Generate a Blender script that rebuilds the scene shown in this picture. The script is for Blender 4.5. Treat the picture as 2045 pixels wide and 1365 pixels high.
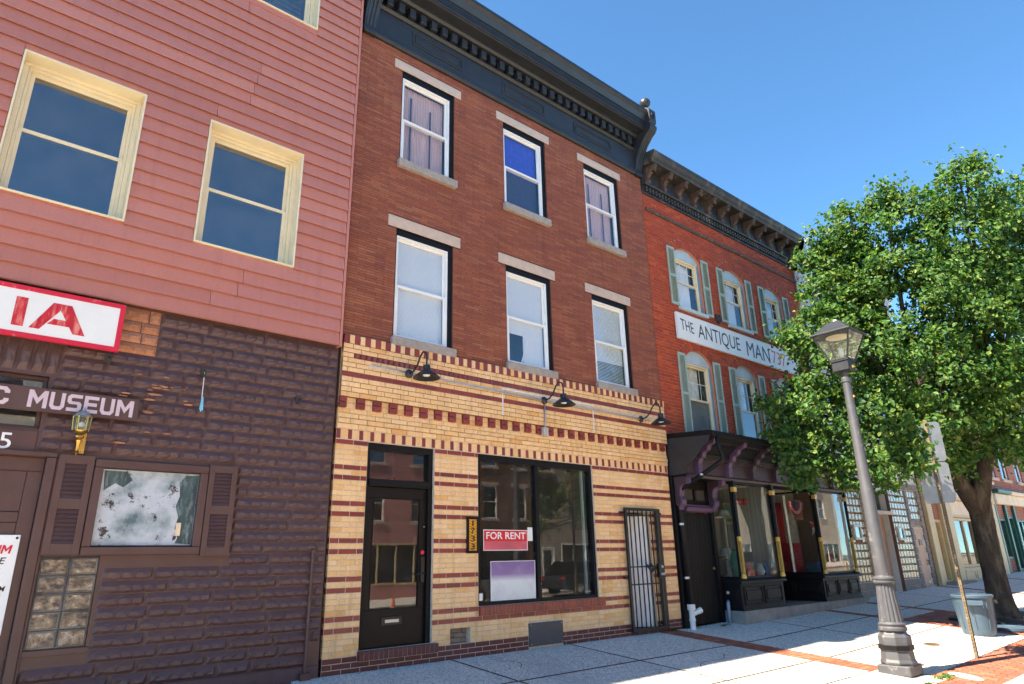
import bpy, math, random
from mathutils import Vector, Matrix
random.seed(7)
R = math.radians
for o in list(bpy.data.objects):
    bpy.data.objects.remove(o)
scn = bpy.context.scene
col = scn.collection

# ---------------------------------------------------------------- camera
CAM = Vector((-3.8933, -8.2367, 1.2778))
yaw, pitch, roll, fpx = 0.707489, 0.321220, -0.0216383, 1313.818
fw = Vector((math.sin(yaw)*math.cos(pitch), math.cos(yaw)*math.cos(pitch), math.sin(pitch)))
rt = Vector((math.cos(yaw), -math.sin(yaw), 0)); up = rt.cross(fw)
r2 = rt*math.cos(roll) + up*math.sin(roll); u2 = up*math.cos(roll) - rt*math.sin(roll)
cd = bpy.data.cameras.new('camera'); cam = bpy.data.objects.new('camera', cd); col.objects.link(cam)
m = Matrix((r2, u2, -fw)).transposed().to_4x4(); m.translation = CAM
cam.matrix_world = m
cd.sensor_width = 36; cd.lens = fpx/2045*36; cd.clip_start = 0.05; cd.clip_end = 3000
scn.camera = cam

# ---------------------------------------------------------------- light
SUN_EL = R(52); SH = Vector((0.978, -0.21)).normalized()      # direction the shadows fall
sd = bpy.data.lights.new('sun', 'SUN'); sd.energy = 5.0; sd.angle = R(0.55); sd.color = (1.0, 0.88, 0.68)
sun = bpy.data.objects.new('sun', sd); col.objects.link(sun)
dirv = Vector((SH.x*math.cos(SUN_EL), SH.y*math.cos(SUN_EL), -math.sin(SUN_EL)))
sun.rotation_euler = (-dirv).to_track_quat('Z', 'Y').to_euler(); sun.location = (-20, 5, 30)
w = bpy.data.worlds.new('World'); scn.world = w; w.use_nodes = True
nt = w.node_tree; nt.nodes.clear()
sky = nt.nodes.new('ShaderNodeTexSky'); sky.sky_type = 'NISHITA'; sky.sun_disc = False
sky.sun_elevation = SUN_EL; sky.sun_rotation = math.atan2(-SH.x, -SH.y)
sky.air_density = 0.6; sky.dust_density = 0.0; sky.ozone_density = 6.0
bg = nt.nodes.new('ShaderNodeBackground'); bg.inputs[1].default_value = 0.10
wo = nt.nodes.new('ShaderNodeOutputWorld')
tint = nt.nodes.new('ShaderNodeMix'); tint.data_type = 'RGBA'; tint.blend_type = 'MULTIPLY'; tint.inputs[0].default_value = 1.0
tint.inputs[7].default_value = (0.80, 1.06, 1.0, 1)          # even tint: a clear cyan-blue summer sky
nt.links.new(sky.outputs[0], tint.inputs[6]); nt.links.new(tint.outputs[2], bg.inputs[0]); nt.links.new(bg.outputs[0], wo.inputs[0])
scn.view_settings.view_transform = 'Standard'; scn.view_settings.look = 'None'
scn.view_settings.exposure = 2.15; scn.view_settings.gamma = 1.0
scn.render.engine = 'CYCLES'

# ---------------------------------------------------------------- materials
M = {}
def nodes(name):
    mt = bpy.data.materials.new(name); mt.use_nodes = True
    n = mt.node_tree; n.nodes.clear()
    out = n.nodes.new('ShaderNodeOutputMaterial'); M[name] = mt
    return mt, n, out
def N(n, t, **kw):
    x = n.nodes.new(t)
    for k, v in kw.items():
        if k[0] == 'i' and k[1:].isdigit(): x.inputs[int(k[1:])].default_value = v
        else: setattr(x, k, v)
    return x
def mixc(n, fac, a, b, mode='MIX'):
    x = n.nodes.new('ShaderNodeMix'); x.data_type = 'RGBA'; x.blend_type = mode
    for idx, v in ((0, fac), (6, a), (7, b)):
        if hasattr(v, 'is_linked') or hasattr(v, 'links'): n.links.new(v, x.inputs[idx])
        else: x.inputs[idx].default_value = v if idx == 0 else (*v, 1) if len(v) == 3 else v
    return x.outputs[2]
def noise(n, scale, detail=4, vec=None, rough=.55):
    x = N(n, 'ShaderNodeTexNoise'); x.inputs['Scale'].default_value = scale; x.inputs['Detail'].default_value = detail
    x.inputs['Roughness'].default_value = rough
    if vec is not None: n.links.new(vec, x.inputs['Vector'])
    return x.outputs[0]
def ramp(n, fac, stops, interp='LINEAR'):
    x = N(n, 'ShaderNodeValToRGB'); x.color_ramp.interpolation = interp
    e = x.color_ramp.elements
    while len(e) > 1: e.remove(e[-1])
    e[0].position = stops[0][0]; e[0].color = (*stops[0][1], 1)
    for p, c in stops[1:]:
        k = e.new(p); k.color = (*c, 1)
    n.links.new(fac, x.inputs[0]); return x.outputs[0]
def pos(n): return N(n, 'ShaderNodeNewGeometry').outputs['Position']
def stretch(n, vec, s):
    x = N(n, 'ShaderNodeVectorMath', operation='MULTIPLY'); n.links.new(vec, x.inputs[0]); x.inputs[1].default_value = s
    return x.outputs[0]
def mat(name, c, rough=.6, var=.18, scale=6, bump=0, bscale=60, metal=0, spec=.5, dirt=0, dirtc=(.08, .06, .05), wear=None, st=(1, 1, 1), sheen=0):
    mt, n, out = nodes(name)
    p = stretch(n, pos(n), st)
    b = N(n, 'ShaderNodeBsdfPrincipled')
    f = noise(n, scale, 5, p)
    lo = tuple(x*(1-var) for x in c); hi = tuple(min(1, x*(1+var)) for x in c)
    cc = ramp(n, f, [(.28, lo), (.72, hi)])
    if dirt:
        d = ramp(n, noise(n, 1.3, 7, p, .7), [(.42, (0, 0, 0)), (.75, (dirt, dirt, dirt))])
        cc = mixc(n, d, cc, dirtc)
    if wear:
        wc, lo_, hi_, sc = wear
        d = ramp(n, noise(n, sc, 8, p, .68), [(lo_, (0, 0, 0)), (hi_, (1, 1, 1))])
        cc = mixc(n, d, cc, wc)
    n.links.new(cc, b.inputs['Base Color'])
    rr = N(n, 'ShaderNodeMapRange'); n.links.new(noise(n, scale*2.3, 4, p), rr.inputs[0])
    rr.inputs[3].default_value = max(.02, rough-.12); rr.inputs[4].default_value = min(1, rough+.12)
    n.links.new(rr.outputs[0], b.inputs['Roughness'])
    b.inputs['Metallic'].default_value = metal; b.inputs['Specular IOR Level'].default_value = spec
    if bump:
        bm = N(n, 'ShaderNodeBump'); bm.inputs['Strength'].default_value = bump; bm.inputs['Distance'].default_value = .01
        n.links.new(noise(n, bscale, 6, p), bm.inputs['Height']); n.links.new(bm.outputs[0], b.inputs['Normal'])
    n.links.new(b.outputs[0], out.inputs[0]); return mt
def piece(name, cols, rough=.7, grime=.25, bump=.35, bscale=70, spec=.4, grimec=(.05, .03, .025), gscale=.9, fine=.2, seed=0, streak=0):
    """colour per piece (object random + island random), fine grain and large soft dirt"""
    mt, n, out = nodes(name)
    p = pos(n); b = N(n, 'ShaderNodeBsdfPrincipled')
    oi = N(n, 'ShaderNodeObjectInfo'); g = N(n, 'ShaderNodeNewGeometry')
    a = N(n, 'ShaderNodeMath', operation='ADD'); n.links.new(oi.outputs['Random'], a.inputs[0]); n.links.new(g.outputs['Random Per Island'], a.inputs[1])
    fr = N(n, 'ShaderNodeMath', operation='FRACT'); n.links.new(a.outputs[0], fr.inputs[0])
    k = len(cols)
    cc = ramp(n, fr.outputs[0], [(i/k, c) for i, c in enumerate(cols)], 'LINEAR')
    f = ramp(n, noise(n, 45, 5, p), [(.3, (1-fine,)*3), (.7, (1+fine,)*3)])
    cc = mixc(n, 1.0, cc, f, 'MULTIPLY')
    d = ramp(n, noise(n, gscale, 8, p, .7), [(.45, (0, 0, 0)), (.8, (grime,)*3)])
    cc = mixc(n, d, cc, grimec)
    if streak:
        sv = ramp(n, noise(n, 3.0, 5, stretch(n, p, (3.2, 3.2, .22)), .65), [(.50, (0, 0, 0)), (.78, (streak,)*3)])
        cc = mixc(n, sv, cc, tuple(v*.45 for v in grimec))
    n.links.new(cc, b.inputs['Base Color']); b.inputs['Roughness'].default_value = rough; b.inputs['Specular IOR Level'].default_value = spec
    bm = N(n, 'ShaderNodeBump'); bm.inputs['Strength'].default_value = bump; bm.inputs['Distance'].default_value = .008
    n.links.new(noise(n, bscale, 6, p), bm.inputs['Height']); n.links.new(bm.outputs[0], b.inputs['Normal'])
    n.links.new(b.outputs[0], out.inputs[0]); return mt
def glass(name, tint=(.8, .85, .85), ior=1.75, rough=.0, wav=0.0, dirt=0.0, dirtc=(.5, .5, .5)):
    mt, n, out = nodes(name)
    t = N(n, 'ShaderNodeBsdfTransparent'); t.inputs[0].default_value = (*tint, 1)
    g = N(n, 'ShaderNodeBsdfGlossy'); g.inputs['Roughness'].default_value = rough
    f = N(n, 'ShaderNodeFresnel'); f.inputs[0].default_value = ior
    if wav:
        bm = N(n, 'ShaderNodeBump'); bm.inputs['Strength'].default_value = wav; bm.inputs['Distance'].default_value = .02
        n.links.new(noise(n, 2.2, 2, pos(n)), bm.inputs['Height'])
        n.links.new(bm.outputs[0], g.inputs['Normal'])
    gg = N(n, 'ShaderNodeNewGeometry'); iv = N(n, 'ShaderNodeMath', operation='SUBTRACT', i0=1.0); n.links.new(gg.outputs['Backfacing'], iv.inputs[1])
    ff = N(n, 'ShaderNodeMath', operation='MULTIPLY'); n.links.new(f.outputs[0], ff.inputs[0]); n.links.new(iv.outputs[0], ff.inputs[1])
    x = N(n, 'ShaderNodeMixShader'); n.links.new(ff.outputs[0], x.inputs[0]); n.links.new(t.outputs[0], x.inputs[1]); n.links.new(g.outputs[0], x.inputs[2])
    s = x.outputs[0]
    if dirt:
        df = N(n, 'ShaderNodeBsdfDiffuse'); df.inputs[0].default_value = (*dirtc, 1)
        y = N(n, 'ShaderNodeMixShader')
        d = ramp(n, noise(n, 3.0, 8, pos(n), .7), [(.4, (dirt*.2,)*3), (.8, (dirt,)*3)])
        n.links.new(d, y.inputs[0]); n.links.new(s, y.inputs[1]); n.links.new(df.outputs[0], y.inputs[2]); s = y.outputs[0]
    n.links.new(s, out.inputs[0]); return mt
def emit(name, c, s):
    mt, n, out = nodes(name); e = N(n, 'ShaderNodeEmission'); e.inputs[0].default_value = (*c, 1); e.inputs[1].default_value = s
    n.links.new(e.outputs[0], out.inputs[0]); return mt
def bricktex(name, c1, c2, mortar, bw=.22, bh=.075, ms=.008, rough=.8):
    mt, n, out = nodes(name)
    p = pos(n); sx = N(n, 'ShaderNodeSeparateXYZ'); n.links.new(p, sx.inputs[0])
    cx = N(n, 'ShaderNodeCombineXYZ'); ad = N(n, 'ShaderNodeMath', operation='ADD')
    n.links.new(sx.outputs[0], ad.inputs[0]); n.links.new(sx.outputs[1], ad.inputs[1])
    n.links.new(ad.outputs[0], cx.inputs[0]); n.links.new(sx.outputs[2], cx.inputs[1])
    b = N(n, 'ShaderNodeTexBrick'); n.links.new(cx.outputs[0], b.inputs['Vector'])
    for k, v in (('Scale', 1.0), ('Mortar Size', ms), ('Brick Width', bw), ('Row Height', bh), ('Bias', 0.0)): b.inputs[k].default_value = v
    b.inputs['Color1'].default_value = (*c1, 1); b.inputs['Color2'].default_value = (*c2, 1); b.inputs['Mortar'].default_value = (*mortar, 1)
    s = N(n, 'ShaderNodeBsdfPrincipled'); s.inputs['Roughness'].default_value = rough
    cc = mixc(n, 1.0, b.outputs[0], ramp(n, noise(n, 2.5, 6, p), [(.3, (.75,)*3), (.7, (1.15,)*3)]), 'MULTIPLY')
    n.links.new(cc, s.inputs['Base Color'])
    bm = N(n, 'ShaderNodeBump'); bm.inputs['Strength'].default_value = .5; bm.inputs['Distance'].default_value = .01; bm.invert = True
    n.links.new(b.outputs[1], bm.inputs['Height']); n.links.new(bm.outputs[0], s.inputs['Normal'])
    n.links.new(s.outputs[0], out.inputs[0]); return mt

# palette
piece('yellow_brick', [(.83, .53, .25), (.79, .48, .21), (.86, .58, .31), (.77, .45, .17), (.83, .55, .29), (.73, .38, .12), (.85, .56, .27), (.81, .51, .25)], .45, .30, .2, grimec=(.48, .30, .15), fine=.12, gscale=.7, streak=.45)
piece('glazed_red_brick', [(.25, .036, .024), (.20, .028, .02), (.29, .046, .03), (.17, .028, .022), (.25, .038, .026)], .32, .35, .15, spec=.5, grimec=(.09, .03, .03), fine=.12)
piece('base_red_brick', [(.11, .022, .02), (.09, .02, .02), (.13, .028, .024), (.10, .025, .028)], .45, .5, .2, grimec=(.10, .07, .08), fine=.15)
piece('roman_brick', [(.31, .094, .047), (.26, .074, .039), (.34, .11, .055), (.21, .062, .038), (.29, .086, .044), (.33, .125, .065), (.25, .074, .046)], .75, .5, .4, grimec=(.15, .05, .034), gscale=1.4, streak=.3)
piece('orange_brick', [(.46, .068, .018), (.38, .052, .016), (.52, .09, .026), (.31, .04, .016), (.44, .072, .022), (.36, .058, .024)], .75, .4, .4, grimec=(.22, .036, .018), streak=.25)
piece('paving_brick', [(.30, .085, .045), (.24, .065, .035), (.36, .11, .06), (.20, .06, .04), (.33, .12, .07)], .8, .5, .5, grimec=(.14, .075, .055), gscale=1.6)
mat('mortar_dark', (.22, .13, .07), .9, .2, 20, .3, 120)
mat('mortar_pale', (.56, .46, .36), .9, .2, 20, .3, 120)
mat('mortar_red', (.12, .042, .032), .9, .2, 20, .3, 120)
mat('mortar_pink', (.52, .22, .14), .9, .15, 20, .3, 120)
piece('pink_siding', [(.52, .20, .15), (.47, .175, .132), (.57, .225, .168), (.50, .195, .155), (.54, .20, .145)], .5, .35, .08, grimec=(.43, .165, .14), fine=.05, gscale=.5, spec=.35, streak=.22)
piece('brown_stone', [(.094, .047, .043), (.082, .041, .039), (.104, .053, .047), (.088, .047, .048)], .5, .4, .5, bscale=28, grimec=(.115, .075, .07), fine=.12, gscale=2.2, spec=.5)
piece('bare_orange_stone', [(.42, .18, .09), (.36, .15, .08), (.45, .21, .12)], .8, .3, .5, bscale=28, fine=.2)
mat('brown_paint', (.085, .04, .035), .45, .12, 5, .12, 50, dirt=.25, dirtc=(.13, .08, .075))
mat('brown_base', (.085, .045, .048), .6, .2, 5, .3, 60, dirt=.4, dirtc=(.1, .08, .08))
mat('cream_paint', (.78, .67, .45), .5, .06, 5, .05, 60, dirt=.12, dirtc=(.5, .44, .32))  # cream turned yellower: warm bounced light on the window soffits is in this colour
mat('white_vinyl', (.80, .80, .79), .35, .04, 5, 0, dirt=.08, dirtc=(.55, .53, .5))
mat('sandstone', (.56, .43, .34), .8, .12, 8, .3, 90, dirt=.2, dirtc=(.34, .24, .18))
mat('grey_sill_stone', (.36, .31, .27), .85, .18, 12, .4, 90, dirt=.4, dirtc=(.2, .17, .15))
mat('navy_black_paint', (.023, .025, .029), .4, .2, 5, .06, 60, dirt=.2, dirtc=(.045, .045, .048))
mat('black_paint', (.008, .0075, .0085), .5, .2, 5, .05, 60, dirt=.15, dirtc=(.015, .014, .013), spec=.18)
mat('dark_brown_door', (.011, .008, .007), .45, .2, 5, .05, 60, spec=.2)
mat('black_metal', (.007, .007, .0075), .4, .2, 8, .05, 120, spec=.5)
mat('lamp_grey', (.017, .019, .023), .42, .15, 8, .05, 60, spec=.5)
mat('galvanised', (.46, .46, .45), .4, .12, 10, 0, metal=.7)
mat('conduit_grey', (.42, .39, .35), .5, .12, 10)
mat('weathered_black', (.03, .027, .027), .6, .3, 4, .2, 50, wear=((.17, .14, .11), .52, .74, 3.0), st=(1, 1, .6))
mat('weathered_wood', (.085, .05, .037), .75, .3, 8, .4, 60, wear=((.20, .145, .10), .52, .74, 7.0), st=(2, 2, .5))
mat('purple_paint', (.085, .044, .10), .5, .12, 5, .06, 60, dirt=.3, dirtc=(.09, .05, .09))
mat('dull_purple', (.04, .022, .03), .55, .15, 5, .06, 60, dirt=.3, dirtc=(.025, .016, .02))
mat('gold_paint', (.55, .36, .08), .4, .12, 10, 0, metal=.2)
mat('shutter_green', (.36, .43, .36), .55, .08, 6, .05, 60, dirt=.2, dirtc=(.24, .27, .22))
mat('frame_blue', (.16, .27, .36), .5, .12, 6, .05, 60, dirt=.2, dirtc=(.22, .27, .30))
mat('pale_blue_trim', (.46, .54, .56), .55, .1, 6, .05, 60, dirt=.2, dirtc=(.35, .38, .4))
mat('sign_white', (.78, .78, .76), .4, .04, 4, 0, dirt=.10, dirtc=(.6, .57, .52))
mat('sign_red', (.62, .012, .04), .4, .1, 5, 0, wear=((.75, .30, .28), .60, .72, 14.0))
mat('brush_red', (.55, .012, .025), .45, .25, 9, 0, wear=((.70, .30, .24), .50, .72, 9.0), st=(2.5, 1, .5))
mat('letter_pink', (.60, .47, .52), .5, .06, 6)
mat('letter_white', (.80, .80, .80), .5, .03, 6)
mat('letter_navy', (.02, .03, .05), .5, .2, 6, wear=((.22, .25, .29), .55, .75, 9.0), st=(1, 1, .4))
mat('letter_red', (.55, .10, .07), .5, .2, 9, wear=((.75, .55, .5), .55, .75, 8.0))
mat('letter_black', (.02, .02, .02), .5, .1, 6)
mat('brass', (.62, .37, .10), .28, .15, 12, 0, metal=1)
mat('bulb_white', (.8, .8, .78), .3, .02, 5)
mat('blind_white', (.86, .87, .88), .5, .03, 3)
mat('curtain_pink', (.62, .42, .40), .8, .12, 60, 0, st=(1, 1, .02))
mat('cloth_blue', (.03, .07, .52), .7, .2, 12)
mat('cloth_dark', (.03, .04, .10), .8, .5, 60)
emit('lamp_glow', (1.0, .62, .18), 6.0)
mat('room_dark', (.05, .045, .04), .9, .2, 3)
mat('room_tan', (.30, .20, .12), .8, .15, 2)
mat('room_grey', (.23, .235, .24), .8, .15, 2)
mat('passage_brick', (.22, .18, .15), .85, .2, 9, .3, 60)
mat('door_white', (.75, .75, .76), .5, .04, 4)
glass('pane', (.96, .97, .97), 2.1, 0, .05)
glass('pane_dark', (.45, .48, .50), 3.0, 0, .14, .10)
glass('pane_shop', (.72, .75, .74), 1.9, 0, .015, .04)
glass('pane_lamp', (.85, .87, .85), 1.5, .03, 0, .35, (.65, .62, .55))
mat('pvc_white', (.72, .71, .68), .4, .05, 6, dirt=.3, dirtc=(.45, .42, .38))
mat('pipe_blue', (.22, .28, .34), .5, .1, 8)
mat('bin_blue', (.045, .078, .118), .45, .1, 5, .06, 40, dirt=.3, dirtc=(.08, .11, .125))
mat('post_tan', (.15, .105, .06), .55, .2, 10, .1, 60, metal=.25, wear=((.26, .2, .13), .5, .7, 9.0))
mat('sign_back', (.24, .25, .26), .45, .12, 5, 0, metal=.9)
mat('bark', (.042, .031, .024), .95, .5, 9, 1.0, 22, st=(1, 1, .25), wear=((.10, .085, .062), .5, .62, 7.0))
mat('grate_iron', (.06, .05, .045), .6, .3, 12, .2, 60, metal=.4)
mat('cover_rust', (.17, .11, .075), .7, .3, 14, .3, 60)
mat('cover_pale', (.44, .43, .41), .7, .2, 14, .3, 60)
mat('soil', (.07, .05, .035), .95, .4, 12, .6, 40)
mat('pad_concrete', (.46, .41, .33), .9, .15, 6, .3, 90, dirt=.3, dirtc=(.25, .2, .15))
mat('plinth_concrete', (.24, .225, .21), .9, .2, 5, .4, 70, dirt=.4, dirtc=(.12, .11, .1))
mat('kerb_granite', (.36, .35, .34), .85, .25, 40, .3, 120)
mat('asphalt', (.33, .29, .235), .9, .15, 14, .4, 160, dirt=.3, dirtc=(.24, .21, .175))
mat('road_yellow', (.65, .42, .05), .7, .15, 14, .2, 100)
mat('road_white', (.7, .7, .68), .7, .15, 14, .2, 100)
mat('earth', (.10, .09, .06), .95, .3, 1)
mat('patch_white', (.70, .68, .64), .8, .1, 10)
mat('vent_plate', (.055, .058, .066), .5, .12, 6, .05, 40, dirt=.2, dirtc=(.1, .09, .09))
mat('sign_rent', (.62, .02, .03), .35, .05, 3)
mat('sign_blush', (.55, .10, .13), .35, .25, 2.5)
mat('number_orange', (.72, .33, .02), .4, .05, 4)
mat('string_white', (.75, .75, .72), .7)
mat('tag_blue', (.16, .48, .68), .5, .08, 6)
mat('tan_door', (.48, .28, .19), .5, .08, 5, .05, 50)
mat('tan_trim', (.50, .33, .22), .5, .08, 5)
mat('brown_recess', (.14, .07, .045), .6, .2, 5)
mat('cream_front', (.56, .44, .24), .55, .1, 5, .06, 60, dirt=.2, dirtc=(.4, .3, .17))
mat('green_front', (.012, .085, .065), .45, .15, 5, .05, 60)
mat('grey_white_stucco', (.60, .60, .58), .8, .08, 5, .2, 60, dirt=.2, dirtc=(.4, .4, .4))
mat('white_trim', (.72, .73, .72), .6, .06, 6, .1, 50, dirt=.25, dirtc=(.45, .45, .45))
piece('grey_trim_stone', [(.26, .24, .23), (.22, .21, .21), (.30, .27, .25), (.24, .22, .2)], .85, .3, .5, bscale=40)
mat('roof_tar', (.05, .05, .05), .9, .2, 3, .3, 40)
mat('party_wall', (.28, .16, .12), .9, .2, 3, .3, 40)
bricktex('far_red_brick', (.34, .09, .05), (.26, .06, .035), (.36, .26, .2))
bricktex('far_brown_brick', (.20, .085, .045), (.15, .06, .035), (.2, .14, .1))
bricktex('far_grey_stone', (.40, .36, .32), (.30, .27, .24), (.2, .18, .16), .55, .2, .014)
mat('far_beige', (.74, .65, .52), .85, .12, 3, .2, 40)
mat('far_pink', (.55, .24, .22), .8, .12, 3, .2, 40)
for i, c in enumerate([(.75, .03, .05), (.82, .79, .72), (.10, .28, .16), (.55, .32, .14), (.08, .18, .48), (.78, .62, .42), (.05, .26, .34), (.50, .12, .09)]):
    mat('goods_%d' % i, c, .7, .2, 9)
mat('stripe_cloth', (.62, .56, .47), .85, .35, 22, 0, st=(1, 1, .01))

def mk_concrete():
    mt, n, out = nodes('aggregate'); p = pos(n)
    b = N(n, 'ShaderNodeBsdfPrincipled'); v = N(n, 'ShaderNodeTexVoronoi'); v.inputs['Scale'].default_value = 62; n.links.new(p, v.inputs['Vector'])
    sp = N(n, 'ShaderNodeSeparateColor'); n.links.new(v.outputs['Color'], sp.inputs[0])
    cc = ramp(n, sp.outputs[0], [(0, (.20, .19, .175)), (.22, (.42, .395, .365)), (.5, (.58, .54, .49)), (.8, (.70, .66, .60)), (1, (.80, .75, .67))])
    oi = N(n, 'ShaderNodeObjectInfo')
    cc = mixc(n, 1.0, cc, ramp(n, oi.outputs['Random'], [(0, (.90,)*3), (1, (1.06,)*3)]), 'MULTIPLY')
    d = ramp(n, noise(n, .9, 8, p, .7), [(.40, (0, 0, 0)), (.75, (.4,)*3)])
    cc = mixc(n, d, cc, (.50, .465, .43))
    sp = ramp(n, noise(n, 3.1, 4, p, .5), [(.68, (0, 0, 0)), (.72, (.5,)*3)])
    cc = mixc(n, sp, cc, (.25, .235, .22))
    v2 = N(n, 'ShaderNodeTexVoronoi'); v2.inputs['Scale'].default_value = 1.7; n.links.new(p, v2.inputs['Vector'])
    gum = ramp(n, v2.outputs['Distance'], [(.035, (.75,)*3), (.05, (0, 0, 0))])
    cc = mixc(n, gum, cc, (.14, .13, .125))
    st_ = ramp(n, noise(n, .55, 7, stretch(n, p, (1, .35, 1)), .75), [(.55, (0, 0, 0)), (.72, (.45,)*3)])
    cc = mixc(n, st_, cc, (.30, .285, .275))
    n.links.new(cc, b.inputs['Base Color']); b.inputs['Roughness'].default_value = .9
    bm = N(n, 'ShaderNodeBump'); bm.inputs['Strength'].default_value = .6; bm.inputs['Distance'].default_value = .006
    n.links.new(v.outputs['Distance'], bm.inputs['Height']); bm.invert = True; n.links.new(bm.outputs[0], b.inputs['Normal'])
    n.links.new(b.outputs[0], out.inputs[0])
mk_concrete()
def mk_patina():
    mt, n, out = nodes('peeling_window'); p = pos(n)
    b = N(n, 'ShaderNodeBsdfPrincipled')
    cc = ramp(n, noise(n, 2.4, 6, p, .6), [(.34, (.10, .15, .17)), (.44, (.32, .37, .40)), (.55, (.52, .55, .60)), (.8, (.40, .44, .50))])
    d = ramp(n, noise(n, 6.5, 9, p, .72), [(.575, (0, 0, 0)), (.60, (1, 1, 1))])
    cc = mixc(n, d, cc, (.05, .04, .045))
    n.links.new(cc, b.inputs['Base Color']); b.inputs['Roughness'].default_value = .25
    n.links.new(b.outputs[0], out.inputs[0])
mk_patina()
def mk_gblock(name, cs, bs=.9):
    mt, n, out = nodes(name); p = pos(n); b = N(n, 'ShaderNodeBsdfPrincipled')
    oi = N(n, 'ShaderNodeObjectInfo')
    mp = N(n, 'ShaderNodeVectorMath', operation='ADD'); n.links.new(p, mp.inputs[0]); n.links.new(oi.outputs['Random'], mp.inputs[1])
    f = noise(n, 11, 5, mp.outputs[0], .6)
    n.links.new(ramp(n, f, [(.30, cs[0]), (.45, cs[1]), (.58, cs[2]), (.75, cs[3])]), b.inputs['Base Color'])
    b.inputs['Roughness'].default_value = .12; b.inputs['Specular IOR Level'].default_value = .8
    bm = N(n, 'ShaderNodeBump'); bm.inputs['Strength'].default_value = bs; bm.inputs['Distance'].default_value = .03
    n.links.new(noise(n, 14, 3, mp.outputs[0]), bm.inputs['Height']); n.links.new(bm.outputs[0], b.inputs['Normal'])
    n.links.new(b.outputs[0], out.inputs[0])
mk_gblock('glass_block', [(.03, .02, .015), (.10, .065, .045), (.24, .17, .11), (.55, .48, .38)])
mk_gblock('glass_block_tan', [(.20, .13, .07), (.30, .21, .12), (.38, .28, .17), (.50, .42, .30)], .25)
def mk_blurred():
    mt, n, out = nodes('blurred_sign'); p = pos(n); b = N(n, 'ShaderNodeBsdfPrincipled')
    sx = N(n, 'ShaderNodeSeparateXYZ'); n.links.new(p, sx.inputs[0])
    mr = N(n, 'ShaderNodeMapRange'); n.links.new(sx.outputs[2], mr.inputs[0]); mr.inputs[1].default_value = .70; mr.inputs[2].default_value = 1.27
    cc = ramp(n, mr.outputs[0], [(0, (.62, .66, .66)), (.5, (.66, .68, .70)), (.68, (.24, .15, .34)), (1, (.20, .11, .30))])
    d = ramp(n, noise(n, 3.5, 2, p), [(.45, (0, 0, 0)), (.75, (.5,)*3)])
    cc = mixc(n, d, cc, (.40, .34, .45))
    n.links.new(cc, b.inputs['Base Color']); b.inputs['Roughness'].default_value = .4
    n.links.new(b.outputs[0], out.inputs[0])
mk_blurred()
def mk_leaf(name, cols):
    mt, n, out = nodes(name); g = N(n, 'ShaderNodeNewGeometry')
    cc = ramp(n, g.outputs['Random Per Island'], [(i/len(cols), c) for i, c in enumerate(cols)])
    b = N(n, 'ShaderNodeBsdfPrincipled'); n.links.new(cc, b.inputs['Base Color']); b.inputs['Roughness'].default_value = .5; b.inputs['Specular IOR Level'].default_value = .25
    t = N(n, 'ShaderNodeBsdfTranslucent'); n.links.new(mixc(n, 1.0, cc, (1.5, 1.7, .6), 'MULTIPLY'), t.inputs[0])
    x = N(n, 'ShaderNodeMixShader', i0=.36); n.links.new(b.outputs[0], x.inputs[1]); n.links.new(t.outputs[0], x.inputs[2])
    n.links.new(x.outputs[0], out.inputs[0])
mk_leaf('leaf', [(.042, .11, .026), (.075, .17, .035), (.020, .066, .022), (.12, .205, .035), (.05, .125, .034), (.17, .225, .042), (.028, .082, .024)])

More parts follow.
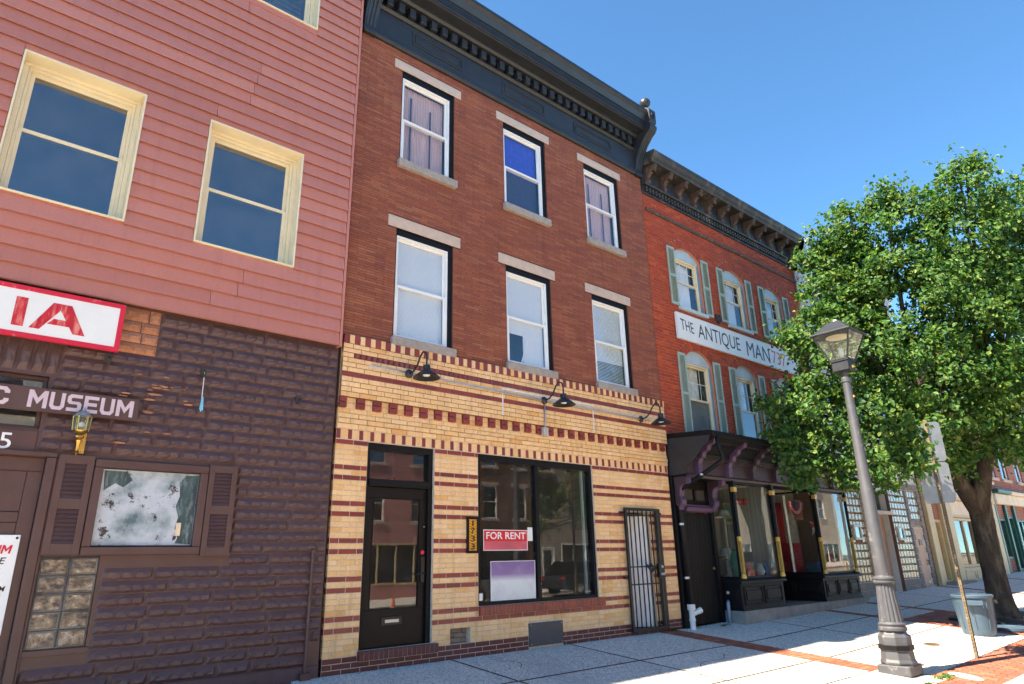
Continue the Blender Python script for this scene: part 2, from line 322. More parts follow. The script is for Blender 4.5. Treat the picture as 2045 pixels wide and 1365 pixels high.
# ---------------------------------------------------------------- mesh helpers
def wloc(o):
    v = Vector((0, 0, 0))
    while o is not None: v = v + o.location; o = o.parent
    return v
def link(name, me, parent=None):
    o = bpy.data.objects.new(name, me); col.objects.link(o); o.parent = parent; return o
class MB:
    def __init__(s): s.v = []; s.f = []
    def add(s, vs, fs):
        b = len(s.v); s.v += [tuple(p) for p in vs]; s.f += [tuple(b+i for i in f) for f in fs]; return s
    def box(s, x0, x1, y0, y1, z0, z1):
        return s.add([(x0, y0, z0), (x1, y0, z0), (x1, y1, z0), (x0, y1, z0), (x0, y0, z1), (x1, y0, z1), (x1, y1, z1), (x0, y1, z1)],
                     [(0, 3, 2, 1), (4, 5, 6, 7), (0, 1, 5, 4), (1, 2, 6, 5), (2, 3, 7, 6), (3, 0, 4, 7)])
    def ring(s, x0, x1, z0, z1, t, y0, y1, tb=None, tt=None):
        tb = t if tb is None else tb; tt = t if tt is None else tt
        s.box(x0, x1, y0, y1, z0, z0+tb); s.box(x0, x1, y0, y1, z1-tt, z1)
        s.box(x0, x0+t, y0, y1, z0+tb, z1-tt); s.box(x1-t, x1, y0, y1, z0+tb, z1-tt); return s
    def quad(s, *p): return s.add(p, [tuple(range(len(p)))])
    def prism(s, pts, axis, a0, a1):
        def mk(p, a):
            return (a, p[0], p[1]) if axis == 'x' else (p[0], a, p[1]) if axis == 'y' else (p[0], p[1], a)
        n = len(pts); vs = [mk(p, a0) for p in pts] + [mk(p, a1) for p in pts]
        fs = [tuple(range(n-1, -1, -1)), tuple(range(n, 2*n))] + [(i, (i+1) % n, n+(i+1) % n, n+i) for i in range(n)]
        return s.add(vs, fs)
    def tube(s, path, r, n=8, caps=True):
        P = [Vector(p) for p in path]; k = len(P); rs = r if isinstance(r, (list, tuple)) else [r]*k
        ref = None; vs = []
        for i, p in enumerate(P):
            d = (P[min(i+1, k-1)]-P[max(i-1, 0)]).normalized()
            if ref is None: ref = d.orthogonal().normalized()
            a = (ref - d*ref.dot(d)).normalized(); b = d.cross(a); ref = a
            vs += [p + (a*math.cos(t) + b*math.sin(t))*rs[i] for t in [2*math.pi*j/n for j in range(n)]]
        fs = [(i*n+j, i*n+(j+1) % n, (i+1)*n+(j+1) % n, (i+1)*n+j) for i in range(k-1) for j in range(n)]
        if caps: fs += [tuple(range(n-1, -1, -1)), tuple(range((k-1)*n, k*n))]
        return s.add(vs, fs)
    def lathe(s, prof, c=(0, 0, 0), n=16, rot=0):
        vs = []; k = len(prof)
        for r, z in prof:
            vs += [(c[0]+r*math.cos(2*math.pi*j/n+rot), c[1]+r*math.sin(2*math.pi*j/n+rot), c[2]+z) for j in range(n)]
        fs = [(i*n+j, i*n+(j+1) % n, (i+1)*n+(j+1) % n, (i+1)*n+j) for i in range(k-1) for j in range(n)]
        fs += [tuple(range(n-1, -1, -1)), tuple(range((k-1)*n, k*n))]
        return s.add(vs, fs)
    def sphere(s, c, r, n=14, sz=1.0):
        return s.lathe([(max(1e-4, r*math.sin(math.pi*i/10)), -r*sz*math.cos(math.pi*i/10)) for i in range(11)], c, n)
    def brick(s, x0, x1, yf, z0, z1, d=.06, ch=.004, jit=0):
        y0 = yf+ch; y1 = yf+d
        i = [(x0+ch, yf, z0+ch), (x1-ch, yf, z0+ch), (x1-ch, yf, z1-ch), (x0+ch, yf, z1-ch)]
        o = [(x0, y0, z0), (x1, y0, z0), (x1, y0, z1), (x0, y0, z1)]; b = [(x0, y1, z0), (x1, y1, z0), (x1, y1, z1), (x0, y1, z1)]
        if jit: i = [(p[0], p[1]+random.uniform(-jit, jit), p[2]) for p in i]
        fs = [(0, 1, 2, 3)]
        for k in range(4):
            j = (k+1) % 4; fs += [(4+k, 4+j, j, k), (8+k, 8+j, 4+j, 4+k)]
        return s.add(i+o+b, fs)
    def mesh(s, off=(0, 0, 0), name='m'):
        me = bpy.data.meshes.new(name); ox, oy, oz = off
        me.from_pydata([(a-ox, b-oy, c-oz) for a, b, c in s.v], [], s.f); me.update(); return me
    def build(s, name, mt, parent=None, smooth=False, bevel=0, kind=None):
        if parent is not None: off = wloc(parent); loc = Vector((0, 0, 0))
        else:
            xs = [p[0] for p in s.v]; ys = [p[1] for p in s.v]; zs = [p[2] for p in s.v]
            off = loc = Vector(((min(xs)+max(xs))/2, (min(ys)+max(ys))/2, min(zs)))
        me = s.mesh(off, name); o = link(name, me, parent); o.location = loc
        me.materials.append(M[mt])
        if smooth:
            for p in me.polygons: p.use_smooth = True
            if smooth == 'auto':
                e = o.modifiers.new('split', 'EDGE_SPLIT'); e.split_angle = R(35)
        if bevel:
            b = o.modifiers.new('bevel', 'BEVEL'); b.width = bevel; b.segments = 1; b.limit_method = 'ANGLE'; b.angle_limit = R(40)
        if kind: o['kind'] = kind
        return o
def tag(o, label, cat, group=None):
    o['label'] = label; o['category'] = cat
    if group: o['group'] = group
    return o
def thing(name, label, cat, loc=(0, 0, 0), group=None):
    o = bpy.data.objects.new(name, None); col.objects.link(o); o.location = loc; o.empty_display_size = .2
    return tag(o, label, cat, group)
def box(name, mt, parent, *b, bevel=0.003): return MB().box(*b).build(name, mt, parent, bevel=bevel)
def copy_tree(o, parent=None):
    c = o.copy(); col.objects.link(c); c.parent = parent
    for ch in list(o.children): copy_tree(ch, c)
    return c
def zg(x, y):
    xx = max(0.0, min(x, 70)-7); return 0.021*xx*(xx/(xx+.6)) + 0.08*max(y, -5.0)
def interp(a, b, t): return a+(b-a)*t

def text(name, body, mt, parent, x0, x1, z0, z1, y, bold=0, ext=.002, shear=0, slope=0):
    cu = bpy.data.curves.new('t', 'FONT'); cu.body = body; cu.offset = bold; cu.extrude = .001; cu.shear = shear; cu.resolution_u = 3
    o = bpy.data.objects.new('t', cu); col.objects.link(o)
    dg = bpy.context.evaluated_depsgraph_get(); me = bpy.data.meshes.new_from_object(o.evaluated_get(dg))
    bpy.data.objects.remove(o); bpy.data.curves.remove(cu)
    xs = [v.co.x for v in me.vertices]; ys = [v.co.y for v in me.vertices]
    a, b, c, d = min(xs), max(xs), min(ys), max(ys); off = wloc(parent)
    for v in me.vertices:
        u = (v.co.x-a)/(b-a); t = (v.co.y-c)/(d-c)
        v.co = Vector((x0+(x1-x0)*u, y-(ext if v.co.z > 0 else 0), z0+(z1-z0)*t+slope*u)) - off
    me.materials.clear(); me.materials.append(M[mt]); return link(name, me, parent)

GLYPH = {'M': [(0, 0), (.22, 0), (.22, .62), (.5, .2), (.78, .62), (.78, 0), (1, 0), (1, 1), (.78, 1), (.5, .55), (.22, 1), (0, 1)],
 'U': [(0, 1), (0, .2), (.2, 0), (.8, 0), (1, .2), (1, 1), (.74, 1), (.74, .27), (.66, .2), (.34, .2), (.26, .27), (.26, 1)],
 'S': [(0, 0), (.8, 0), (1, .15), (1, .45), (.85, .58), (.35, .58), (.27, .63), (.27, .75), (.35, .8), (1, .8), (1, 1), (.2, 1), (0, .85), (0, .55), (.15, .42), (.65, .42), (.73, .37), (.73, .25), (.65, .2), (0, .2)],
 'E': [(0, 0), (1, 0), (1, .2), (.27, .2), (.27, .4), (.9, .4), (.9, .6), (.27, .6), (.27, .8), (1, .8), (1, 1), (0, 1)],
 'C': [(.2, 0), (.8, 0), (1, .2), (1, .35), (.74, .35), (.74, .26), (.66, .2), (.34, .2), (.26, .27), (.26, .73), (.34, .8), (.66, .8), (.74, .74), (.74, .65), (1, .65), (1, .8), (.8, 1), (.2, 1), (0, .8), (0, .2)]}
def block_text(body, mt, parent, x0, x1, z0, z1, y, gap=.16, lean=0):
    wd = [1.25 if ch == 'M' else 1.0 for ch in body]; u = (x1-x0)/(sum(wd)+gap*(len(body)-1)); x = x0
    for ch, k in zip(body, wd):
        MB().prism([(x+p[0]*k*u+lean*p[1]*(z1-z0), z0+p[1]*(z1-z0)) for p in GLYPH[ch]], 'y', y-.003, y).build('letter', mt, parent); x += (k+gap)*u

# walls with openings: front sheet in cells, reveals round each opening
def wall_sheet(mb, x0, x1, z0, z1, ops, yf, depth=.25, ny=1):
    X = sorted({x0, x1, *[min(max(v, x0), x1) for o in ops for v in o[:2]]}); Z = sorted({z0, z1, *[min(max(v, z0), z1) for o in ops for v in o[2:4]]})
    for i in range(len(X)-1):
        for j in range(len(Z)-1):
            cx, cz = (X[i]+X[i+1])/2, (Z[j]+Z[j+1])/2
            if any(o[0] < cx < o[1] and o[2] < cz < o[3] for o in ops): continue
            mb.quad((X[i], yf, Z[j]), (X[i+1], yf, Z[j]), (X[i+1], yf, Z[j+1]), (X[i], yf, Z[j+1]))
    for a, b, c, d in [o[:4] for o in ops]:
        e = yf+depth*ny
        mb.quad((a, yf, c), (a, e, c), (a, e, d), (a, yf, d)); mb.quad((b, yf, c), (b, yf, d), (b, e, d), (b, e, c))
        mb.quad((a, yf, d), (a, e, d), (b, e, d), (b, yf, d)); mb.quad((a, yf, c), (b, yf, c), (b, e, c), (a, e, c))
    return mb
def shell(th, name, mt, x0, x1, y1, z1, y0=.02, zb=-.5, roofmat='roof_tar', parapet=0):
    m = MB()
    m.quad((x0, y0, zb), (x0, y0, z1), (x0, y1, z1), (x0, y1, zb)); m.quad((x1, y0, zb), (x1, y1, zb), (x1, y1, z1), (x1, y0, z1))
    m.quad((x0, y1, zb), (x0, y1, z1), (x1, y1, z1), (x1, y1, zb)); m.build(name, mt, th)
    return MB().box(x0, x1, min(y0, y1), max(y0, y1), z1, z1+.12).build('roof', roofmat, th)
def intervals(x0, x1, za, zb, ops):
    iv = [(x0, x1)]
    for o in ops:
        if o[2] < zb-.012 and o[3] > za+.012:
            nv = []
            for a, b in iv:
                if o[1] <= a or o[0] >= b: nv.append((a, b)); continue
                if o[0] > a: nv.append((a, o[0]))
                if o[1] < b: nv.append((o[1], b))
            iv = nv
    return iv
def course(out, x0, x1, za, zb, ops, L, ph, yf, key, g=.009, skip=None, jit=0):
    for a, b in intervals(x0, x1, za, zb, ops):
        k = math.floor((a-ph)/L); cuts = [a]
        while ph+(k+1)*L < b:
            k += 1; c = ph+k*L
            if c-cuts[-1] > .055 and b-c > .055: cuts.append(c)
        cuts.append(b)
        for i in range(len(cuts)-1):
            p, q = cuts[i], cuts[i+1]
            if skip and skip(p, q, za, zb): continue
            out.append((p+g/2, q-g/2, yf, za+g/2, zb-g/2, key))
_bm = {}
def lay(parent, bricks, mats, names, limit=300, d=.06, ch=.004, stuffname='brickwork'):
    """the pieces nearest the lens become objects of their own, the rest one joined part"""
    off = wloc(parent)
    by = {}
    for b in bricks: by.setdefault(names[b[5]], []).append(b)
    for nm, lst in by.items():
        lst.sort(key=lambda b: (Vector(((b[0]+b[1])/2, b[2], (b[3]+b[4])/2))-CAM).length/max(.02, (b[1]-b[0])))
        rest = {}
        for i, b in enumerate(lst):
            x0, x1, yf, z0, z1, key = b; mt = mats[key]
            if i < limit:
                sg = (round(x1-x0, 3), round(z1-z0, 3), mt, d)
                if sg not in _bm:
                    w_, h_ = sg[0]/2, sg[1]/2
                    me = MB().brick(-w_, w_, 0, -h_, h_, d, ch).mesh(name=nm); me.materials.append(M[mt]); _bm[sg] = me
                o = link(nm, _bm[sg], parent); o.location = Vector(((x0+x1)/2, yf, (z0+z1)/2))-off
            else: rest.setdefault(mt, MB()).brick(x0, x1, yf, z0, z1, d, ch)
        for mt, mb in rest.items(): mb.build(stuffname, mt, parent, kind='stuff')

# ---------------------------------------------------------------- windows
def sash_window(th, x0, x1, z0, z1, y, fm='white_vinyl', gm='pane', ft=.055, back=None, inset=None, muntins=None, zm=None, name='window', sy=1):
    """double-hung sash: frame (part) > sashes, panes, blind"""
    zm = zm or (z0+z1)/2
    Y = lambda a, b: (min(y+sy*a, y+sy*b), max(y+sy*a, y+sy*b))
    fr = MB().ring(x0, x1, z0, z1, ft*.55, *Y(0, .09)).build(name, fm, th, bevel=.004)
    a, b = x0+ft*.55, x1-ft*.55
    for nm, c, d_, yy in (('upper_sash', zm-.02, z1-ft*.55, .05), ('lower_sash', z0+ft*.55, zm+.025, .012)):
        MB().ring(a, b, c, d_, ft*.72, *Y(yy, yy+.035)).build(nm, fm, fr, bevel=.003)
        MB().box(a+ft*.6, b-ft*.6, *Y(yy+.014, yy+.02), c+ft*.6, d_-ft*.6).build('pane', gm, fr)
    if muntins:
        m = MB(); cx, rows = muntins
        for i in range(1, cx): xx = interp(a, b, i/cx); m.box(xx-.008, xx+.008, *Y(.046, .05), zm+.03, z1-ft)
        for i in range(1, rows): zz = interp(zm+.03, z1-ft, i/rows); m.box(a+ft, b-ft, *Y(.041, .0455), zz-.008, zz+.008)
        m.build('muntin', fm, fr)
    return fr
def blind(fr, x0, x1, z0, z1, y, step=.028, tilt=.012, mt='blind_white'):
    m = MB(); z = z0
    while z < z1:
        m.quad((x0, y, z), (x1, y, z), (x1, y+tilt, z+step*.96), (x0, y+tilt, z+step*.96)); z += step
    return m.build('blind', mt, fr)
def curtain(fr, x0, x1, z0, z1, y, mt, amp=.02, waves=14):
    m = MB(); n = waves*4; pts = [(interp(x0, x1, i/n), y+amp*math.sin(i*math.pi/2+.4)) for i in range(n+1)]
    for i in range(n):
        m.quad((*pts[i], z0), (*pts[i+1], z0), (*pts[i+1], z1), (*pts[i], z1))
    return m.build('curtain', mt, fr, smooth=True)

# ================================================================ GROUND
def sheet(name, mt, x0, x1, y0, y1, zf, nx=40, ny=2):
    m = MB(); vs = []
    for i in range(nx+1):
        for j in range(ny+1):
            x = interp(x0, x1, i/nx); y = interp(y0, y1, j/ny); vs.append((x, y, zf(x, y)))
    m.add(vs, [(i*(ny+1)+j, (i+1)*(ny+1)+j, (i+1)*(ny+1)+j+1, i*(ny+1)+j+1) for i in range(nx) for j in range(ny)])
    return m.build(name, mt)
def struct(o): o['kind'] = 'structure'; return o
KERB = -5.05
zroad = lambda x, y: zg(x, -5.0)-.14
struct(sheet('ground', 'earth', -1500, 1500, -1500, 1500, lambda x, y: -1.6, 2, 2))
struct(sheet('road', 'asphalt', -60, 120, KERB-.15, -16.2, zroad, 90, 2))
struct(sheet('road_line', 'road_yellow', -60, 120, -10.55, -10.67, lambda x, y: zroad(x, y)+.004, 90, 1))
struct(sheet('road_line', 'road_yellow', -60, 120, -10.78, -10.90, lambda x, y: zroad(x, y)+.004, 90, 1))
sidewalk = sheet('sidewalk', 'soil', -40, 110, .25, -5.0, lambda x, y: zg(x, y)-.035, 150, 10); struct(sidewalk)
far_walk = sheet('pavement', 'aggregate', -60, 120, -16.35, -20.5, lambda x, y: zroad(x, y)+.14, 90, 2); struct(far_walk)
def kerb(name, ya, yb):
    k = bpy.data.objects.new(name, None); col.objects.link(k); k['kind'] = 'structure'
    x = -12.0
    while x < 60:
        m = MB(); L = 1.8
        vs = []
        for xx in (x, x+L-.012):
            top = zg(xx, -5.0); vs += [(xx, ya, top-.4), (xx, yb, top-.4), (xx, yb, top+.004), (xx, ya, top+.004)]
        m.add(vs, [(0, 1, 2, 3), (7, 6, 5, 4), (0, 4, 5, 1), (1, 5, 6, 2), (2, 6, 7, 3), (3, 7, 4, 0)])
        m.build('kerb_stone', 'kerb_granite', k, bevel=.012); x += L
kerb('kerb', -5.2, -5.0); kerb('kerb', -16.35, -16.2)
# slabs of exposed-aggregate concrete with open joints
BANDS = [(6.5, 7.02), (11.94, 12.22), (14.16, 14.45), (20.2, 20.5), (25.5, 25.8), (-.9, -.4)]
def slab(x0, x1, y0, y1):
    g = .017; x0 += g; x1 -= g; y0 += g; y1 -= g
    n = max(1, int((x1-x0)/.8)); vs = []; fs = []
    for i in range(n+1):
        x = interp(x0, x1, i/n); a, b = zg(x, y0), zg(x, y1)
        vs += [(x, y0, a), (x, y1, b), (x, y1, b-.05), (x, y0, a-.05)]
    for i in range(n):
        k = i*4
        fs += [(k, k+4, k+5, k+1), (k+1, k+5, k+6, k+2), (k+3, k+7, k+4, k)]
    fs += [(0, 1, 2, 3), (4*n+3, 4*n+2, 4*n+1, 4*n)]
    MB().add(vs, fs).build('slab', 'aggregate', sidewalk)
edges = sorted([-12, 45]+[e for b in BANDS for e in b]); ROWS = [(0.0, -1.45), (-1.45, -2.85), (-2.85, -4.25)]
spans = []
for a, b in zip(edges, edges[1:]):
    if any(abs(a-p) < 1e-6 and abs(b-q) < 1e-6 for p, q in BANDS): continue
    spans.append((a, b))
for a, b in spans:
    n = max(1, round((b-a)/2.4))
    for i in range(n):
        xa, xb = interp(a, b, i/n), interp(a, b, (i+1)/n)
        for y1, y0 in ROWS:
            if xa >= 12.2 and xb <= 14.2 and y0 < -2.0:
                if y1 > -2.0: slab(xa, xb, -2.0, y1)
                continue
            if xa < 6.5 and xb > 5.6 and y0 < -3.7:           # left clear for the lamp's pad
                slab(xa, xb, -3.66, y1); slab(xa, 5.83, y0, -3.66); continue
            slab(xa, xb, y0, y1)
def seam(x0, y0, x1, y1, w_=.022, name='joint_filler'):
    d = Vector((x1-x0, y1-y0, 0)); nn = Vector((-d.y, d.x, 0)).normalized()*w_; k = max(1, int(d.length/.6)); vs = []
    for i in range(k+1):
        x, y = x0+d.x*i/k, y0+d.y*i/k
        vs += [(x-nn.x, y-nn.y, zg(x-nn.x, y-nn.y)+.0015), (x+nn.x, y+nn.y, zg(x+nn.x, y+nn.y)+.0015)]
    MB().add(vs, [(2*i, 2*i+2, 2*i+3, 2*i+1) for i in range(k)]).build(name, 'soil', sidewalk)
for a, b in spans:
    if b < -3 or a > 20: continue
    for y in (-1.45, -2.85): seam(max(a, -5)+.03, y, min(b, 22)-.03, y)
    n = max(1, round((b-a)/2.4))
    for i in range(1, n):
        x = interp(a, b, i/n)
        if x > -5: seam(x, -.05, x, -1.42); seam(x, -1.48, x, -2.82); seam(x, -2.88, x, -4.2)
rc_ = random.Random(4)
for px_, py_, n_ in ((4.6, -2.2, 9), (9.2, -3.0, 8), (2.4, -.9, 7)):
    x, y, a = px_, py_, rc_.uniform(0, 6)
    for _ in range(n_):
        a += rc_.uniform(-.6, .6); nx_, ny_ = x+.16*math.cos(a), y+.10*math.sin(a); seam(x, y, nx_, ny_, .006, 'crack'); x, y = nx_, ny_
# paving bricks: cross bands, strip along the kerb, field round the tree
pb = []
def pave(x0, x1, y0, y1, along):
    L, W_, g = .205, .102, .006
    if along == 'x':
        ny = max(1, round((y1-y0)/W_)); w_ = (y1-y0)/ny
        for j in range(ny):
            x = x0-(L/2 if j % 2 else 0)
            while x < x1-.03:
                a, b = max(x, x0), min(x+L, x1)
                if b-a > .03: pb.append((a+g/2, b-g/2, y0+j*w_+g/2, y0+(j+1)*w_-g/2))
                x += L
    else:
        nx = max(1, round((x1-x0)/W_)); w_ = (x1-x0)/nx
        for i in range(nx):
            y = y0-(L/2 if i % 2 else 0)
            while y < y1-.03:
                a, b = max(y, y0), min(y+L, y1)
                if b-a > .03: pb.append((x0+i*w_+g/2, x0+(i+1)*w_-g/2, a+g/2, b-g/2))
                y += L
for a, b in BANDS[:5]: pave(a, b, -4.25, -.01, 'x')
pave(-6, 5.83, -5.0, -4.25, 'y'); pave(6.95, 26, -5.0, -4.25, 'y'); pave(12.22, 14.16, -2.55, -2.0, 'x'); pave(12.22, 12.9, -4.25, -2.55, 'x')
pave(6.95, 7.02, -4.25, -4.25, 'x'); pave(5.83, 6.95, -5.0, -4.48, 'x')
pb = [p for p in pb if not (p[1] > 5.83 and p[0] < 6.95 and p[3] < -3.70 and p[2] > -4.5)]
pb.sort(key=lambda p: (Vector(((p[0]+p[1])/2, (p[2]+p[3])/2, 0))-CAM).length + (6 if p[1] < 4 else 0))
pm = MB()
def pbrick(mb, p, ox=0, oy=0, oz=0):
    x0, x1, y0, y1 = p; c = .006; dz = random.uniform(-.002, .002)
    def z(x, y): return zg(x, y)+.002+dz
    t = [(x0+c, y0+c), (x1-c, y0+c), (x1-c, y1-c), (x0+c, y1-c)]; o = [(x0, y0), (x1, y0), (x1, y1), (x0, y1)]
    vs = [(x-ox, y-oy, z(x, y)-oz) for x, y in t] + [(x-ox, y-oy, z(x, y)-.005-oz) for x, y in o] + [(x-ox, y-oy, z(x, y)-.03-oz) for x, y in o]
    fs = [(0, 1, 2, 3)]
    for k in range(4):
        j = (k+1) % 4; fs += [(4+k, 4+j, j, k), (8+k, 8+j, 4+j, 4+k)]
    mb.add(vs, fs)
for i, p in enumerate(pb):
    if i < 300: m_ = MB(); pbrick(m_, p); m_.build('brick', 'paving_brick', sidewalk)
    else: pbrick(pm, p)
pm.build('brick_paving', 'paving_brick', sidewalk, kind='stuff')
m = MB()
m.add([(x, y, zg(x, y)+dz) for dz in (-.03, .006) for x, y in ((5.84, -4.47), (6.94, -4.47), (6.94, -3.67), (5.84, -3.67))], [(4, 5, 6, 7), (0, 1, 5, 4), (1, 2, 6, 5), (2, 3, 7, 6), (3, 0, 4, 7)])
m.build('lamp_pad', 'pad_concrete', sidewalk, bevel=.01)
def cover(name, x, y, rx, ry, mt, label, ang=0, rib=True):
    m = MB(); n = 20; off = .01
    def P(r, t, dz):
        a, b = r*rx*math.cos(t), r*ry*math.sin(t); xx = x+a*math.cos(ang)-b*math.sin(ang); yy = y+a*math.sin(ang)+b*math.cos(ang)
        return (xx, yy, zg(xx, yy)+dz)
    vs = [P(r, 2*math.pi*j/n, dz) for r, dz in ((1, -.01), (1, .006), (.9, .012), (.82, .009), (.02, .01)) for j in range(n)]
    m.add(vs, [(i*n+j, i*n+(j+1) % n, (i+1)*n+(j+1) % n, (i+1)*n+j) for i in range(4) for j in range(n)])
    for k in range(-3, 4):
        w_ = .75*math.sqrt(max(0, 1-(k/4.2)**2)); yy = y+k/4.2*ry*.9
        z_ = zg(x, yy)+.010; m.box(x-rx*w_, x+rx*w_, yy-.006, yy+.006, z_, z_+.004)
    return tag(m.build(name, mt), label, 'utility cover')
cover('utility_cover', 7.34, -4.56, .13, .24, 'cover_pale', 'pale oval utility cover in brick paving beside lamp pad', R(-20))
cover('utility_cover', 7.62, -3.86, .10, .10, 'cover_rust', 'small round rusty cover in concrete just behind the lamp')
cover('utility_cover', 9.55, -3.42, .19, .12, 'cover_rust', 'oval rusty cover in sunlit concrete behind the signpost')

# ================================================================ SHOP BUILDING (yellow and red brick)
shop = thing('brick_shop_house', 'three storey brick shop house with yellow striped ground floor and FOR RENT sign', 'building', (3.6, 0, 0))
X0, X1 = 0.0, 7.226; c = .0677
WINX = [(.763, 1.927, .646, 2.04), (3.008, 4.175, 2.875, 4.265), (5.241, 6.40, 5.097, 6.474)]
door_op = (.485, 1.59, .235, 2.893); show_op = (2.40, 4.99, .659, 2.893); gate_op = (5.77, 6.50, .07, 2.11)
hole_op = (1.90, 2.25, .186, .389); vent_op = (3.36, 4.09, .03, .365)
low_ops = [door_op, show_op, gate_op]
wops = []
for a, b, l0, l1 in WINX: wops += [(a+.035, b-.035, 4.50, 6.336), (a+.035, b-.035, 7.58, 9.377)]
wall = wall_sheet(MB(), X0, X1, -.1, 4.375, low_ops+[hole_op], .006, .22).build('wall', 'mortar_pale', shop)
wall2 = wall_sheet(MB(), X0, X1, 4.375, 9.80, wops, .006, .22).build('wall', 'mortar_red', shop)
shell(shop, 'party_wall', 'party_wall', X0+.01, X1-.01, 12, 10.9, .03)
bl = []; L = .26
base = .456
ops_l = low_ops+[hole_op, vent_op]
for n in range(-7, 36):
    za, zb = base+n*c, base+(n+1)*c
    key = 'B' if n <= -5 else 'R' if (n == 0 or n in (2, 7, 9, 14, 16, 21, 23, 28, 30, 35)) else 'Y'
    ops = list(ops_l)
    if n in (1, 2): ops.append((2.40, 5.10, za-.01, zb+.01))
    if za < .24: ops.append((.47, 1.67, .11, .24))
    ph = (0 if n % 2 else L/2) + (random.uniform(-.02, .02) if key == 'Y' else 0)
    course(bl, X0, X1, za, zb, ops, L if key != 'R' else L, ph, 0, key)
# header course with red headers
za, zb = 2.900, 3.036; x = X0; i = 0
while x < X1-.02:
    a, b = x, min(x+.065, X1); bl.append((a+.004, b-.004, -.001, za+.004, zb-.004, 'H'))
    if b+.1 < X1+.06: bl.append((b+.004, min(b+.105, X1)-.004, 0.001, za+.004, zb-.004, 'Y'))
    x += .17
z = 3.040
for k in range(4):
    yy = (-.018, -.030, -.012, -.004)[k]; course(bl, X0, X1, z+k*.0712, z+(k+1)*.0712, [], L, (k % 2)*L/2+.05, yy, 'Y')
za, zb = 3.325, 3.475; zm_ = 3.400
i = 0
while i*.26 < X1-.02:
    a = i*.26-.02*(i == 0); b = min(a+.125, X1)
    for p, q in ((za, zm_), (zm_, zb)): bl.append((max(a, 0)+.003, b-.003, -.052, p+.004, q-.004, 'D'))
    a2, b2 = b, min(i*.26+.26, X1)
    if b2-a2 > .03:
        for p, q in ((za, zm_), (zm_, zb)): bl.append((a2+.004, b2-.004, -.004, p+.004, q-.004, 'Y'))
    i += 1
for k in range(4): course(bl, X0, X1, 3.475+k*.0725, 3.475+(k+1)*.0725, [], L, (k % 2)*L/2+.03, -.055, 'Y')
course(bl, X0, X1, 3.765, 3.833, [], L, .012, -.055, 'R')
for k in range(3): course(bl, X0, X1, 3.833+k*.069, 3.833+(k+1)*.069, [], L, (k % 2)*L/2+.08, -.055, 'Y')
course(bl, X0, .17, 4.04, 4.11, [], L, .05, -.055, 'Y'); course(bl, 7.12, X1, 4.04, 4.11, [], L, .05, -.055, 'Y')
for k in range(2): course(bl, X0, X1, 4.11+k*.0675, 4.11+(k+1)*.0675, [], L, (k % 2)*L/2+.02, -.055, 'Y')
x = X0; i = 0
while x < X1-.03:
    b = min(x+(.087 if i % 2 == 0 else .078), X1); bl.append((x+.003, b-.003, -.060-(.004 if i % 2 else 0), 4.248, 4.372, 'H' if i % 2 == 0 else 'C')); x = b; i += 1
MATS = {'Y': 'yellow_brick', 'R': 'glazed_red_brick', 'B': 'base_red_brick', 'H': 'glazed_red_brick', 'D': 'glazed_red_brick', 'C': 'yellow_brick'}
NAMES = {'Y': 'brick', 'R': 'red_brick', 'B': 'base_brick', 'H': 'header_brick', 'D': 'dentil_brick', 'C': 'header_brick'}
# brick depth reaches back to the wall sheet even where a course is corbelled out
lay(wall, bl, MATS, NAMES, d=.075)
mcore = MB().box(X0+.004, X1-.004, -.048, .004, 3.479, 4.036).box(X0+.004, X1-.004, -.048, .004, 4.114, 4.370).box(X0+.004, X1-.004, -.012, .004, 4.036, 4.114).build('corbel_core', 'mortar_dark', wall)
saw = MB(); x = .19
while x < 7.10:                                                  # bricks set cornerwise
    zc0, zc1 = 4.043, 4.107; cx = x+.042
    saw.add([(cx-.042, -.012, zc0), (cx+.01, -.062, zc0), (cx+.042, -.012, zc0), (cx-.042, -.012, zc1), (cx+.01, -.062, zc1), (cx+.042, -.012, zc1)], [(0, 1, 4, 3), (1, 2, 5, 4), (3, 4, 5), (0, 2, 1)])
    x += .09
saw.build('sawtooth_course', 'glazed_red_brick', wall, kind='stuff')
MB().box(.4, 7.1, -.062, -.056, 3.93, 3.975).build('filler_strip', 'mortar_pale', wall)
# white paint ghosts of an old sign frame
g = MB().box(2.86, 2.885, -.0595, -.0575, 3.55, 4.01).box(2.885, 5.05, -.0595, -.0575, 3.985, 4.01).box(5.03, 5.055, -.0595, -.0575, 3.50, 3.985)
g.build('paint_ghost', 'patch_white', wall)
# rowlock sill under the show window and door step
sb = []
n = 38
for i in range(n): sb.append((interp(2.40, 5.10, i/n)+.004, interp(2.40, 5.10, (i+1)/n)-.004, -.045, .528, .655, 'S'))
lay(wall, sb, {'S': 'glazed_red_brick'}, {'S': 'sill_brick'}, d=.13)
st = []
n = 17
for i in range(n): st.append((interp(.47, 1.67, i/n)+.004, interp(.47, 1.67, (i+1)/n)-.004, -.06, .120, .232, 'S'))
lay(wall, st, {'S': 'base_red_brick'}, {'S': 'step_brick'}, d=.30)
MB().box(.475, 1.665, -.05, .2, .115, .226).build('step_bed', 'mortar_pale', wall)
MB().box(2.405, 5.095, -.035, .06, .53, .65).build('sill_bed', 'mortar_pale', wall)
